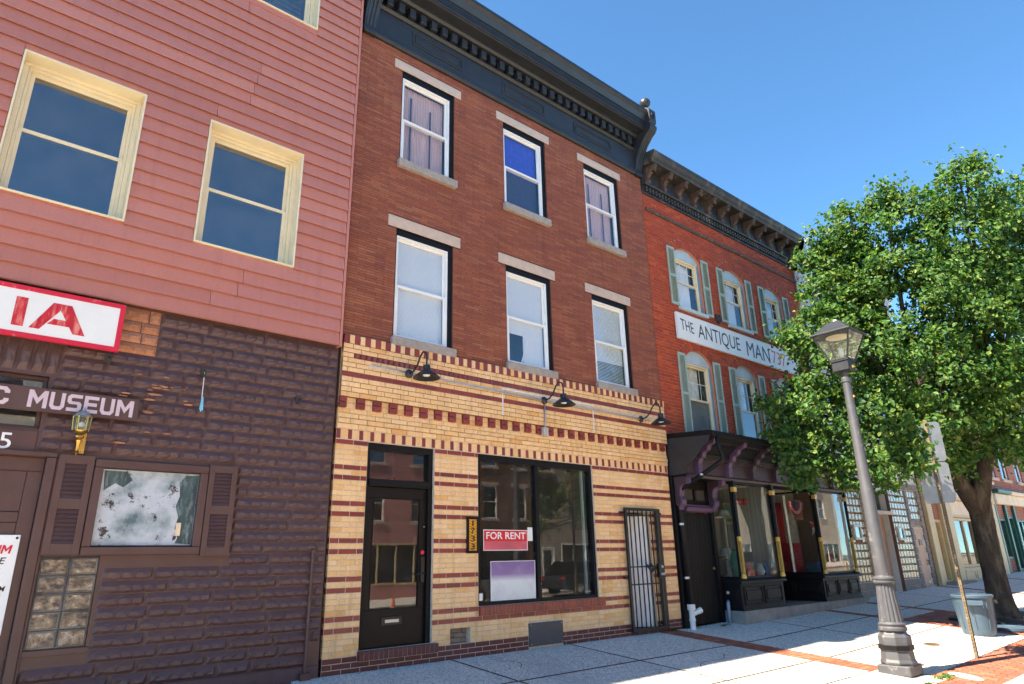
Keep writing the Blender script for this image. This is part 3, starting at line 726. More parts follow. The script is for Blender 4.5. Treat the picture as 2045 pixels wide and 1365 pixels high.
# recess with rough bricks
rc = []
for k in range(3): course(rc, 1.9, 2.25, .19+k*.066, .19+(k+1)*.066, [], .24, .1*(k % 2), .10, 'Y')
lay(wall, rc, {'Y': 'passage_brick'}, {'Y': 'recess_brick'}, d=.05)
MB().box(1.88, 2.27, .12, .14, .17, .41).build('recess_back', 'mortar_dark', wall)
vp = box('vent_plate', 'vent_plate', shop, 3.365, 4.085, -.014, .02, .03, .36)
for x, zz in ((3.40, .33), (4.05, .33), (3.40, .06), (4.05, .06)): MB().sphere((x, -.016, zz), .008, 8).build('screw', 'galvanised', vp)
# upper bricks
ub = []; cr = .042; zz = 4.375; k = 0
ub_ops = []
for a, b, l0, l1 in WINX:
    ub_ops += [(a+.035, b-.035, 4.50, 6.336), (a+.035, b-.035, 7.58, 9.377), (a, b, 4.36, 4.50), (a, b, 7.44, 7.58), (l0, l1, 6.336, 6.53), (l0, l1, 9.377, 9.557)]
while zz < 9.76:
    course(ub, X0, X1, zz, min(zz+cr, 9.78), ub_ops, .305, (k % 2)*.1525+random.choice((0, 0, .03)), 0, 'U', g=.006); zz += cr; k += 1
lay(wall2, ub, {'U': 'roman_brick'}, {'U': 'brick'}, d=.04, ch=.0025)
for fl, (zs, zl, zt) in enumerate(((4.50, 6.336, 6.23), (7.58, 9.377, 9.27))):
    for i, (a, b, l0, l1) in enumerate(WINX):
        box('lintel', 'sandstone', shop, l0, l1, -.006, .12, zl, zl+(.194 if fl == 0 else .18), bevel=.006)
        box('sill', 'grey_sill_stone', shop, a, b, -.075, .14, zs-.14, zs, bevel=.008)
        oa, ob = a+.035, b-.035
        jm = MB().box(oa, oa+.03, .03, .2, zs, zl).box(ob-.075, ob, .03, .2, zs, zl).box(oa+.03, ob-.075, .03, .2, zt+.003, zl)
        jm.build('window_jamb', 'black_paint', shop, bevel=.004)
        fr = sash_window(shop, oa+.032, ob-.077, zs+.004, zt, .045, back=None)
        fa, fb = oa+.08, ob-.125
        if fl == 0:
            if i == 1:
                blind(fr, fa, fb, zs+.60, zt-.05, .135, .02, .003); blind(fr, fa+.40, fb, zs+.07, zs+.60, .135, .02, .003)
                MB().prism([(fa+.34, zs+.10), (fa+.37, zs+.10), (fa+.54, zs+.58), (fa+.51, zs+.58)], 'y', .125, .13).build('loose_slat', 'blind_white', fr)
            elif i == 2: blind(fr, fa, fb, zs+.50, zt-.05, .135, .026, .006); blind(fr, fa, fb, zs+.07, zs+.50, .135, .030, .024)
            else: blind(fr, fa, fb, zs+.05, zt-.05, .135, .02, .003)
        elif i == 1:
            curtain(fr, fa, fb, (zs+zt)/2, zt-.05, .17, 'cloth_blue', .006, 5); curtain(fr, fa, fb, zs+.06, (zs+zt)/2, .17, 'cloth_dark', .004, 5)
        else:
            lo = zs+.06 if i == 0 else zs+.18
            curtain(fr, fa, fb, lo, zt-.05, .19, 'curtain_pink', .008, 16)
            MB().box(fa+.18, fa+.21, .150, .154, lo, zt-.25).box(fa+.58, fa+.61, .150, .154, lo, zt-.35).build('curtain_rod', 'cloth_dark', fr)
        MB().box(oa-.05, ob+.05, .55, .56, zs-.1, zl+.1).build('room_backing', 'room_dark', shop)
# ---- shop cornice
cor = MB()
cor.prism([(0, 9.74), (-.05, 9.74), (-.075, 9.78), (-.075, 9.83), (-.045, 9.87), (-.045, 9.90), (0, 9.90)], 'x', X0-.01, X1+.01)
cor = cor.build('cornice', 'navy_black_paint', shop, bevel=.004)
box('frieze', 'navy_black_paint', cor, X0, X1, -.035, .02, 9.902, 10.37)
for a, b in ((.95, 2.05), (3.0, 4.15), (5.0, 6.2)):
    MB().ring(a, b, 9.99, 10.27, .035, -.052, -.030).ring(a+.06, b-.06, 10.05, 10.21, .02, -.046, -.030).build('frieze_panel', 'navy_black_paint', cor, bevel=.003)
MB().prism([(.0, 10.372), (-.06, 10.372), (-.10, 10.41), (-.10, 10.43), (0, 10.43)], 'x', X0, X1).build('bed_mould', 'navy_black_paint', cor)
box('dentil_backing', 'black_paint', cor, X0, X1, -.055, .02, 10.432, 10.66)
dm = None
for i in range(29):
    x = .42+i*.227
    o = box('dentil', 'navy_black_paint', cor, x-.06, x+.06, -.165, -.057, 10.45, 10.63, bevel=.006)
MB().prism([(0, 10.662), (-.18, 10.662), (-.22, 10.70), (-.22, 10.76), (0, 10.76)], 'x', X0, X1).build('bed_mould', 'navy_black_paint', cor)
MB().prism([(0, 10.762), (-.40, 10.762), (-.40, 10.80), (-.43, 10.80), (-.43, 10.98), (0, 10.98)], 'x', X0-.01, X1-.05).build('corona', 'navy_black_paint', cor, bevel=.004)
fl_ = MB()
for i in range(170): x = .28+i*.04; fl_.box(x, x+.02, -.440, -.4305, 10.84, 10.95)
fl_.build('reeding', 'navy_black_paint', cor, kind='stuff')
MB().prism([(0, 10.982), (-.45, 10.982), (-.47, 11.03), (-.50, 11.10), (-.55, 11.16), (-.55, 11.24), (-.50, 11.26), (0, 11.30)], 'x', X0-.01, X1-.05).build('crown_mould', 'navy_black_paint', cor, bevel=.003)
def end_block(xa, xb, ball):
    prof = [(0, 9.72), (-.09, 9.72), (-.09, 9.80), (-.07, 9.84), (-.07, 9.90), (-.10, 10.05), (-.18, 10.25), (-.30, 10.45), (-.42, 10.58), (-.48, 10.64), (-.55, 10.68), (-.60, 10.76), (-.60, 10.84), (-.56, 10.89), (-.60, 10.93), (-.60, 11.26), (-.50, 11.34), (0, 11.36)]
    e = MB().prism(prof, 'x', xa, xb).build('end_console', 'navy_black_paint', cor, bevel=.008)
    w_ = (xb-xa)
    for k in range(3):
        a = xa+w_*(.12+.28*k); pts = [(-.085, 9.88), (-.125, 10.05), (-.205, 10.25), (-.325, 10.45), (-.445, 10.59)]
        poly = pts+[(y+.03, z+.0) for y, z in reversed(pts)]
        MB().prism(poly, 'x', a, a+w_*.19).build('flute', 'navy_black_paint', e, bevel=.008)
    MB().lathe([(.001, 0), (.055, 0), (.06, .012), (.03, .02), (.001, .02)], (0, 0, 0), 16)
    ro = MB(); n = 18; cx, cz = (xa+xb)/2, 11.10
    ro.add([(cx+r*math.cos(2*math.pi*j/n), y, cz+r*math.sin(2*math.pi*j/n)) for r, y in ((.07, -.6), (.07, -.622), (.045, -.622), (.04, -.606)) for j in range(n)],
           [(i*n+j, (i+1)*n+j, (i+1)*n+(j+1) % n, i*n+(j+1) % n) for i in range(3) for j in range(n)])
    ro.build('rosette', 'navy_black_paint', e)
    if ball:
        MB().lathe([(.07, 11.34), (.05, 11.37), (.035, 11.42), (.05, 11.44)], (cx, -.42, 0), 14).sphere((cx, -.42, 11.55), .13, 18).build('ball_finial', 'navy_black_paint', e, smooth=True)
end_block(0.0, .23, False); end_block(7.0, 7.235, True)

# ---- door
dr = MB().ring(.485, 1.59, .236, 2.893, .07, .05, .20, tb=.001, tt=.09).box(.555, 1.52, .05, .2, 2.30, 2.40).box(.54, 1.535, .02, .05, 2.33, 2.385).box(.55, 1.525, .032, .05, 2.30, 2.33).build('door_frame', 'black_paint', shop, bevel=.005)
lf = MB().ring(.557, 1.518, .24, 2.298, .10, .10, .145, tb=.46, tt=.15).build('door', 'dark_brown_door', shop, bevel=.005)
MB().box(.657, 1.418, .118, .126, .70, 2.148).build('pane', 'pane_shop', lf)
MB().ring(.657, 1.418, .70, 2.148, .012, .096, .110).build('glazing_bead', 'dark_brown_door', lf)
MB().box(.85, 1.16, .088, .10, .50, .60).build('letter_slot', 'black_metal', lf, bevel=.003)
MB().box(.90, 1.11, .080, .090, .53, .57).build('slot_flap', 'galvanised', lf, bevel=.003)
MB().box(1.44, 1.50, .075, .10, 1.02, 1.36).build('lock_plate', 'black_metal', lf, bevel=.004)
MB().tube([(1.47, .08, 1.14), (1.47, .03, 1.14), (1.35, .03, 1.13)], .012, 8).build('lever', 'black_metal', lf, smooth=True)
MB().sphere((1.49, .098, 1.77), .012, 8).build('lock', 'galvanised', lf)
MB().sphere((1.45, .07, 1.42), .03, 8).build('lockbox', 'goods_0', lf)
MB().box(.56, 1.515, .12, .128, 2.40, 2.80).build('pane', 'pane_shop', dr)
# ---- show window
sw = MB().ring(2.40, 4.99, .66, 2.892, .06, .03, .16, tb=.05, tt=.10).box(3.62, 3.69, .03, .16, .71, 2.792).build('show_window', 'black_paint', shop, bevel=.004)
MB().box(2.46, 3.62, .085, .093, .71, 2.792).build('pane', 'pane_shop', sw); MB().box(3.69, 4.93, .085, .093, .71, 2.792).build('pane', 'pane_shop', sw)
MB().box(4.80, 4.84, .11, .15, .72, 2.79).build('inner_post', 'door_white', sw)
box('outlet_cover', 'letter_white', shop, 2.43, 2.49, .02, .03, .73, .83)
# room behind the glass
rm = MB(); rx0, rx1, ry, rz = .3, 5.5, 5.0, 3.1
rm.quad((rx0, .24, .2), (rx0, ry, .2), (rx0, ry, rz), (rx0, .24, rz)); rm.quad((rx1, .24, .2), (rx1, .24, rz), (rx1, ry, rz), (rx1, ry, .2))
rm.quad((rx0, ry, .2), (rx1, ry, .2), (rx1, ry, rz), (rx0, ry, rz)); rm.build('room_wall', 'room_tan', shop)
MB().quad((rx0, .24, .22), (rx1, .24, .22), (rx1, ry, .22), (rx0, ry, .22)).build('room_floor', 'room_grey', shop)
MB().quad((rx0, .24, rz), (rx0, ry, rz), (rx1, ry, rz), (rx1, .24, rz)).build('room_ceiling', 'room_tan', shop)
pl = thing('pendant_lamp', 'warm lit pendant lamp seen through the glass above the shop door', 'lamp', (1.42, .9, 2.45))
MB().lathe([(.11, 2.44), (.12, 2.46), (.05, 2.56), (.02, 2.58)], (1.42, .9, 0), 16).build('lamp_shade', 'brass', pl, smooth=True)
MB().lathe([(.001, 2.425), (.10, 2.425), (.10, 2.44), (.001, 2.44)], (1.42, .9, 0), 16).build('lit_diffuser', 'lamp_glow', pl) if 'lamp_glow' in M else None
MB().tube([(1.42, .9, 2.58), (1.42, .9, 3.08)], .006, 6).build('cord', 'black_metal', pl)
# ---- signs on the shop
fs = thing('for_rent_sign', 'red FOR RENT sign with blurred lower strip inside shop window', 'sign', (3.0, .06, 1.43))
MB().box(2.545, 3.445, .070, .078, 1.435, 1.745).build('board', 'sign_blush', fs); MB().box(2.555, 3.435, .064, .069, 1.575, 1.735).build('red_band', 'sign_rent', fs)
text('lettering', 'FOR RENT', 'letter_white', fs, 2.60, 3.40, 1.605, 1.710, .0625, .012)
MB().ring(2.545, 3.445, 1.435, 1.745, .010, .0635, .0695).build('white_edge', 'letter_white', fs)
tag(MB().box(3.46, 3.56, .070, .078, 1.58, 1.79).build('notice_card', 'sign_white'), 'small pale notice card taped beside the FOR RENT sign', 'card')
bs = thing('blurred_sign', 'square sign with blurred purple top and white bottom in shop window', 'sign', (3.13, .06, .7))
MB().box(2.685, 3.585, .066, .078, .715, 1.275).build('board', 'blurred_sign', bs); MB().ring(2.68, 3.59, .71, 1.28, .008, .062, .070).build('white_edge', 'letter_white', bs)
ns = thing('house_number_sign', 'vertical black framed orange plaque with number 1733 on yellow brick', 'sign', (2.28, -.02, 1.40))
MB().ring(2.17, 2.39, 1.40, 1.92, .035, -.035, -.002).build('frame', 'black_paint', ns, bevel=.004); MB().box(2.205, 2.355, -.018, -.004, 1.435, 1.885).build('panel', 'number_orange', ns)
hb = MB()
for i in range(11):
    z = 1.44+i*.04
    for sgn in (-1, 1):
        xa = 2.28; xb = 2.28+sgn*.07; hb.add([(xa, -.0195, z), (xb, -.0195, z+.03), (xb, -.0195, z+.036), (xa, -.0195, z+.006)], [(0, 1, 2, 3)])
hb.build('chevron_lines', 'dark_brown_door', ns)
for i, ch in enumerate('1733'): text('numeral', ch, 'letter_black', ns, 2.245 if ch != '1' else 2.268, 2.315 if ch != '1' else 2.292, 1.785-i*.11, 1.87-i*.11, -.021, .01, .006)
# ---- gooseneck lights with conduit
gl = []
for i, (xm, zm2) in enumerate(((1.06, 3.95), (3.80, 3.92), (6.42, 3.90))):
    lbl = ['black gooseneck barn light above the shop door', 'black gooseneck barn light above the show window with conduit below', 'black gooseneck barn light above the barred side gate'][i]
    t = thing('gooseneck_light', lbl, 'wall light', (xm, -.06, zm2), 'gooseneck lights on the shop front')
    MB().lathe([(.001, 0), (.06, 0), (.06, .03), (.035, .045), (.001, .045)], (0, 0, 0), 16)
    mm = MB(); n = 16
    mm.add([(xm+r*math.cos(2*math.pi*j/n), y, zm2+r*math.sin(2*math.pi*j/n)) for r, y in ((.065, -.055), (.065, -.085), (.045, -.10), (.02, -.12)) for j in range(n)],
           [(q*n+j, (q+1)*n+j, (q+1)*n+(j+1) % n, q*n+(j+1) % n) for q in range(3) for j in range(n)]+[tuple(range(3*n, 4*n))])
    mm.build('wall_plate', 'lamp_grey', t, smooth='auto')
    yE = -.55
    pth = [(xm, -.10, zm2), (xm, -.20, zm2+.01), (xm, -.30, zm2+.08), (xm, -.37, zm2+.19), (xm, -.45, zm2+.25), (xm, -.52, zm2+.22), (xm, yE, zm2+.14), (xm, yE, zm2+.02)]
    MB().tube(pth, .014, 8).build('gooseneck', 'lamp_grey', t, smooth=True)
    zc = zm2-.17
    MB().lathe([(.018, zc+.20), (.05, zc+.19), (.055, zc+.12), (.065, zc+.11), (.10, zc+.085), (.195, zc+.01), (.20, zc), (.192, zc+.002), (.10, zc+.075), (.05, zc+.10), (.001, zc+.10)], (xm, yE, 0), 24).build('shade', 'lamp_grey', t, smooth='auto')
    MB().lathe([(.001, zc+.02), (.05, zc+.03), (.05, zc+.09), (.001, zc+.098)], (xm, yE, 0), 12).build('bulb', 'bulb_white', t, smooth=True)
cdt = thing('electrical_conduit', 'grey conduit run along the yellow frieze linking the barn lights', 'conduit', (3.8, -.06, 3.9))
MB().tube([(1.08, -.075, 3.945), (3.78, -.075, 3.915)], .014, 8).tube([(3.82, -.075, 3.915), (6.40, -.075, 3.895)], .014, 8).tube([(.45, -.07, 3.99), (.98, -.07, 3.96)], .01, 6).build('conduit_run', 'conduit_grey', cdt, smooth=True)
MB().tube([(3.80, -.075, 3.90), (3.80, -.075, 3.52), (3.785, -.09, 3.44)], .012, 8).build('conduit_drop', 'galvanised', cdt, smooth=True)
MB().box(3.73, 3.84, -.115, -.03, 3.29, 3.44).build('junction_box', 'conduit_grey', cdt, bevel=.006)
# ---- barred gate and passage
pg = MB(); px0, px1, py1 = 5.77, 6.50, 1.5
pg.quad((px0, .22, .07), (px0, py1, .07), (px0, py1, 2.11), (px0, .22, 2.11)); pg.quad((px1, .22, .07), (px1, .22, 2.11), (px1, py1, 2.11), (px1, py1, .07))
pg.quad((px0, py1, .07), (px1, py1, .07), (px1, py1, 2.11), (px0, py1, 2.11)); pg.quad((px0, .22, 2.11), (px0, py1, 2.11), (px1, py1, 2.11), (px1, .22, 2.11)); pg.build('passage_wall', 'passage_brick', shop)
pbk = []
for k in range(27): course(pbk, 5.78, 6.22, .09+k*.0745, .09+(k+1)*.0745, [], .21, .1*(k % 2), .74, 'P')
lay(wall, pbk, {'P': 'passage_brick'}, {'P': 'passage_brick'}, limit=120, d=.05)
MB().quad((px0, -.02, .075), (px1, -.02, .075), (px1, py1, .085), (px0, py1, .085)).build('passage_floor', 'base_red_brick', shop)
wd = MB().add([(6.05, .40, .09), (6.47, .07, .09), (6.49, .09, .09), (6.07, .42, .09), (6.05, .40, 2.04), (6.47, .07, 2.04), (6.49, .09, 2.04), (6.07, .42, 2.04)], [(0, 1, 5, 4), (1, 2, 6, 5), (2, 3, 7, 6), (3, 0, 4, 7), (4, 5, 6, 7)]).build('inner_door', 'door_white', shop)
gt = thing('security_gate', 'black barred security gate over the side passage of the shop', 'gate', (6.2, -.06, .06))
MB().ring(5.72, 6.74, .05, 2.17, .05, -.085, -.035).build('gate_frame', 'black_metal', gt, bevel=.004)
MB().box(6.62, 6.69, -.078, -.042, .10, 2.12).build('lock_stile', 'black_metal', gt)
for i in range(7):
    x = 5.86+i*.123; MB().box(x-.009, x+.009, -.070, -.052, .10, 2.12).build('bar', 'black_metal', gt)
for z in (.83, 1.13, 2.04): MB().box(5.77, 6.62, -.064, -.058, z-.012, z+.012).build('cross_bar', 'black_metal', gt)
MB().box(5.63, 5.72, -.05, -.0, 2.06, 2.10).box(6.74, 6.82, -.05, -.0, 2.06, 2.10).box(5.64, 5.72, -.05, 0, .93, .97).box(6.74, 6.8, -.05, 0, .93, .97).build('wall_anchor', 'black_metal', gt)
MB().box(6.56, 6.72, -.10, -.035, .93, 1.18).build('lock_box', 'black_metal', gt, bevel=.006)
for z, x in ((1.12, 6.64), (.99, 6.62), (.99, 6.68)): MB().sphere((x, -.105, z), .028, 10).build('knob', 'galvanised', gt, smooth=True)
MB().tube([(6.20, -.09, 1.16), (6.26, -.11, 1.10), (6.32, -.10, 1.06), (6.38, -.11, 1.11), (6.33, -.09, 1.17), (6.24, -.10, 1.13), (6.30, -.12, 1.04), (6.44, -.10, 1.09)], .022, 8).build('chain', 'black_metal', gt, smooth=True)

# grit and leaf litter along the foot of the walls and in the gutter edge of the slabs
lit = MB(); rt_ = random.Random(31)
for _ in range(900):
    x = rt_.uniform(-3.5, 15); y = -abs(rt_.gauss(0, .06))-.01 if rt_.random() < .75 else rt_.uniform(-4.9, -.1)
    if x > 8.6 and y > -.5: y -= .48
    s_ = rt_.uniform(.004, .016) if y > -.7 else rt_.uniform(.006, .02); a = rt_.uniform(0, 3.14); z = zg(x, y)+.001
    ca, sa = s_*math.cos(a), s_*math.sin(a)
    lit.add([(x-ca, y-sa, z), (x+sa*.6, y-ca*.6, z+.002), (x+ca, y+sa, z+.004), (x-sa*.6, y+ca*.6, z+.003)], [(0, 1, 2, 3)])
lo_ = lit.build('litter', 'cover_rust'); lo_['kind'] = 'stuff'; lo_['label'] = 'grit and dry leaf litter along the foot of the walls'

# ================================================================ MUSEUM BUILDING (pink siding over brown stone)
mus = thing('museum_building', 'pink clapboard building over dark brown embossed stone ground floor', 'building', (-4, 0, 0))
MX0, MX1 = -8.6, -.06; SB = 4.16; MTOP = 12.3
LW = [(-4.14, -2.88, 5.14, 6.92), (-2.12, -.83, 5.13, 6.92), (-2.12, -.80, 9.2, 11.0), (-4.14, -2.88, 9.2, 11.0), (-6.4, -5.12, 5.14, 6.92), (-6.4, -5.12, 9.2, 11.0)]
s_ops = [(a+.02, b-.02, c_+.02, d-.02) for a, b, c_, d in LW]
swall = wall_sheet(MB(), MX0, MX1, SB, MTOP, s_ops, -.085, .30).build('wall', 'pink_siding', mus)
MB().quad((MX0, -.085, SB), (MX1, -.085, SB), (MX1, .02, SB), (MX0, .02, SB)).quad((MX1, -.085, SB), (MX1, -.085, MTOP), (MX1, .05, MTOP), (MX1, .05, SB)).build('siding_underside', 'brown_paint', mus)
zz = SB; k = 0; e = .19
while zz < MTOP-.02:
    zt_ = min(zz+e, MTOP)
    for a, b in intervals(MX0, MX1-.035, zz, zt_, LW):
        cuts = [a]; sx = [-1.72-.11*(k % 4), -3.9, -6.1][(k//4) % 3] if k % 2 else -5.0-.3*(k % 3)
        if k in (2, 3): sx = -1.62+.05*k
        if k in (17, 18, 19, 20): sx = -1.65+.03*(k-17)
        if a+.3 < sx < b-.3: cuts.append(sx)
        cuts.append(b)
        for p, q in zip(cuts, cuts[1:]):
            q -= .006; z0_, z1_ = zz, zt_+.012
            # partial rows beside window heads and sills are trimmed
            MB().add([(p, -.126, z0_), (q, -.126, z0_), (q, -.094, z1_), (p, -.094, z1_), (p, -.088, z0_), (q, -.088, z0_), (q, -.088, z1_), (p, -.088, z1_), (p, -.122, z0_), (q, -.122, z0_), (q, -.090, z1_-.01), (p, -.090, z1_-.01)],
                     [(0, 1, 2, 3), (8, 9, 1, 0), (0, 3, 7, 4), (1, 5, 6, 2), (9, 8, 11, 10)]).build('siding_board', 'pink_siding', swall)
    zz += e; k += 1
# strips of siding above window heads / below sills where the row is cut by the opening
for a, b, c_, d in LW:
    r0 = SB+math.floor((c_-SB)/e)*e
    if c_-r0 > .02: MB().add([(a, -.112, r0), (b, -.112, r0), (b, -.100, c_), (a, -.100, c_), (a, -.086, r0), (b, -.086, r0)], [(0, 1, 2, 3), (4, 5, 1, 0)]).build('siding_board', 'pink_siding', swall)
    r1 = SB+math.ceil((d-SB)/e)*e
    if r1-d > .02: MB().add([(a, -.100, d), (b, -.100, d), (b, -.092, r1+.01), (a, -.092, r1+.01)], [(0, 1, 2, 3)]).build('siding_board', 'pink_siding', swall)
box('corner_post', 'pink_siding', swall, MX1-.034, MX1+.004, -.118, .0, SB-.005, MTOP)
shell(mus, 'party_wall', 'party_wall', MX0, MX1-.005, 12, MTOP-.1, .05)
box('roof_coping', 'cream_paint', mus, MX0, MX1, -.14, .1, MTOP, MTOP+.1)
for i, (a, b, c_, d) in enumerate(LW):
    cs = MB().ring(a, b, c_, d, .022, -.126, .16).build('window_casing', 'cream_paint', mus, bevel=.003)
    MB().ring(a+.022, b-.022, c_+.022, d-.022, .05, .06, .15, tb=.02, tt=.04).build('inner_casing', 'cream_paint', cs, bevel=.004)
    zm_ = c_+(d-c_)*.5
    fr = sash_window(mus, a+.073, b-.073, c_+.043, d-.063, .09, fm='cream_paint', gm='pane_dark', ft=.06, zm=zm_)
    if i in (2, 3): blind(fr, a+.15, b-.15, c_+.1, d-.1, .24, .09, .03)
    if i == 0:
        MB().prism([(a+.55, c_+.15), (a+.72, c_+.15), (a+.62, d-.9), (a+.30, d-.2), (a+.22, d-.2), (a+.5, d-.9)], 'y', .26, .27).build('curtain', 'cloth_dark', fr)
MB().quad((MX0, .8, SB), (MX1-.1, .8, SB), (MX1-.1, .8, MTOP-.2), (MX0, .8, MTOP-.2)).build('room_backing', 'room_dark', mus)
# ground floor
mdoor = (-4.15, -3.09, .05, 2.38); mtr = (-4.15, -3.27, 2.66, 3.22); mwin = (-2.68, -1.60, 1.48, 2.36); mgb = (-3.04, -2.53, .56, 1.42)
mpan = (-4.15, -3.27, 2.40, 2.64); g_ops = [mdoor, mtr, mwin, mgb, mpan]
gw = wall_sheet(MB(), MX0, -.045, -.1, SB, g_ops, .0, .2).build('wall', 'brown_paint', mus)
def stone_mesh(w_, h_, mt, seed):
    rnd = random.Random(seed); n = max(4, int(w_/.062)); ch = min(.026, w_*.2); m_ = MB(); vs = []
    cols = [0, ch]+[interp(ch, w_-ch, i/n) for i in range(1, n)]+[w_-ch, w_]
    rows = [0, h_*.24, h_*.60, h_]
    for i, x in enumerate(cols):
        for j, z in enumerate(rows):
            edge = i in (0, len(cols)-1) or j in (0, 3); inner = 1 < i < len(cols)-2
            y = 0 if edge else -.024-.005*rnd.random()
            jx = jz = 0
            if inner and j == 1: y -= (.013 if i % 2 else -.008); jx = .022*(1 if i % 2 else -1)+rnd.uniform(-.006, .006); jz = rnd.uniform(-.006, .006)
            if inner and j == 2: jx = -.020+rnd.uniform(-.01, .01); jz = rnd.uniform(-.01, .006)
            vs.append((x+jx-w_/2, y, z+jz-h_/2))
    for i in range(len(cols)-1):
        for j in range(3): fs_ = (i*4+j, (i+1)*4+j, (i+1)*4+j+1, i*4+j+1); m_.f.append(fs_)
    m_.v = vs; me = m_.mesh(name='stone'); me.materials.append(M[mt]); return me
rnd = random.Random(3); off = wloc(gw)
def stone(x0, x1, z0, z1, mt='brown_stone'):
    o = link('stone', stone_mesh(x1-x0-.012, z1-z0-.010, mt, rnd.random()), gw); o.location = Vector(((x0+x1)/2, -.002, (z0+z1)/2))-off
rows_z = [.14]
while rows_z[-1] < SB-.1: rows_z.append(rows_z[-1]+.1285)
rows_z[-1] = SB-.002
box_ops = [(o[0]-.02, o[1]+.02, o[2], o[3]) for o in g_ops]+[(-3.10, -1.24, 1.41, 2.43), (-4.2, -3.05, .05, 2.44), (-.20, -.05, .1, .33), (-4.2, -3.2, 3.24, 3.60), (-3.07, -2.5, .5, 1.43)]
for i in range(len(rows_z)-1):
    za, zb = rows_z[i], rows_z[i+1]
    for a, b in intervals(-5.6, -.045, za, zb, box_ops):
        cuts = [b]
        if i % 4 == 1 and b > -.1: cuts.append(b-.13)
        elif i % 4 == 2 and b > -.1: cuts.append(b-.13)
        while cuts[-1]-a > .72:
            cuts.append(cuts[-1]-rnd.choice((.36, .45, .52, .60, .68)))
        if cuts[-1]-a > .10: cuts.append(a)
        else: cuts[-1] = a
        if 3.58 < za < 4.2 and a < -2.32 < b: cuts.append(-2.31)
        cuts = sorted(set(cuts))
        for p, q in zip(cuts, cuts[1:]):
            if q-p < .05: continue
            org = 3.58 < (za+zb)/2 < 4.2 and q <= -2.30 and p > -3.4
            stone(p, q, za, zb, 'bare_orange_stone' if org else 'brown_stone')
for i in range(8): stone(-4.2+i*.125, -4.2+(i+1)*.125, 3.25, 3.58)
box('base_course', 'brown_base', mus, -5.6, -.05, -.035, .0, -.05, .138, bevel=.01)
# paint flakes on the stone
fl = MB(); rr = random.Random(11)
for _ in range(26):
    x = rr.uniform(-2.6, -1.9); z = rr.choice((rr.uniform(2.55, 3.45), rr.uniform(2.9, 3.3))); s_ = rr.uniform(.012, .04)
    n_ = 6; pts = [(x+s_*2.2*rr.uniform(.5, 1)*math.cos(2*math.pi*j/n_), z+s_*.45*rr.uniform(.5, 1)*math.sin(2*math.pi*j/n_)) for j in range(n_)]
    fl.prism(pts, 'y', -.047, -.040)
fl.build('bare_patch', 'bare_orange_stone', gw, kind='stuff')
# door
dfr = MB().box(-3.155, -3.07, -.05, .12, .05, 2.38).box(-4.15, -3.07, -.06, .12, 2.383, 2.43).box(-3.07, -3.045, -.03, .0, .05, 2.38).build('door_frame', 'brown_paint', mus, bevel=.006)
dl = MB().ring(-4.10, -3.158, .06, 2.38, .13, .03, .07, tb=.25, tt=.14).box(-3.97, -3.288, .03, .07, 1.74, 1.84).box(-3.97, -3.288, .045, .06, .31, 1.74).box(-3.97, -3.288, .045, .06, 1.84, 2.24).build('door', 'brown_paint', mus, bevel=.006)
for z in (.5, 2.0): MB().box(-3.164, -3.15, .012, .03, z, z+.12).build('hinge', 'black_metal', dl)
ps = thing('museum_poster', 'white plastic schedule notice with red heading on brown door', 'sign', (-3.5, .02, .7))
MB().box(-4.0, -3.235, .018, .028, .71, 1.62).build('board', 'letter_white', ps, bevel=.003)
block_text('UM', 'sign_red', ps, -3.44, -3.295, 1.445, 1.525, .0175, .12, .15)
text('lettering', 'LE', 'letter_black', ps, -3.415, -3.315, 1.350, 1.41, .017, .01, .002, .2)
text('lettering', 'PM', 'letter_black', ps, -3.40, -3.345, 1.285, 1.315, .017, .005, .002, .2)
text('lettering', '-6PM', 'letter_black', ps, -3.41, -3.275, 1.10, 1.15, .017, .01, .002, .2)
text('lettering', '5PM', 'letter_black', ps, -3.41, -3.30, 1.03, 1.065, .017, .01, .002, .2)
for x, z in ((-3.262, 1.59), (-3.262, .74)): MB().sphere((x, .016, z), .012, 8).build('screw', 'black_metal', ps)
tr = MB().ring(-4.15, -3.27, 2.66, 3.22, .04, .06, .15).build('transom_window', 'brown_paint', mus, bevel=.005)
MB().box(-4.11, -3.31, .10, .108, 2.70, 3.18).build('pane', 'pane_dark', tr); MB().box(-4.15, -3.27, .6, .61, 2.6, 3.3).build('room_backing', 'room_dark', mus)
np_ = box('number_panel', 'brown_paint', mus, -4.15, -3.272, -.012, .02, 2.405, 2.638)
text('numeral', '5', 'letter_white', np_, -3.575, -3.475, 2.44, 2.60, -.013, .005, .003)
mat('teal_glass', (.05, .085, .09), .25, .5, 6, 0, wear=((.30, .35, .36), .52, .74, 8.0), st=(2, 1, .5))
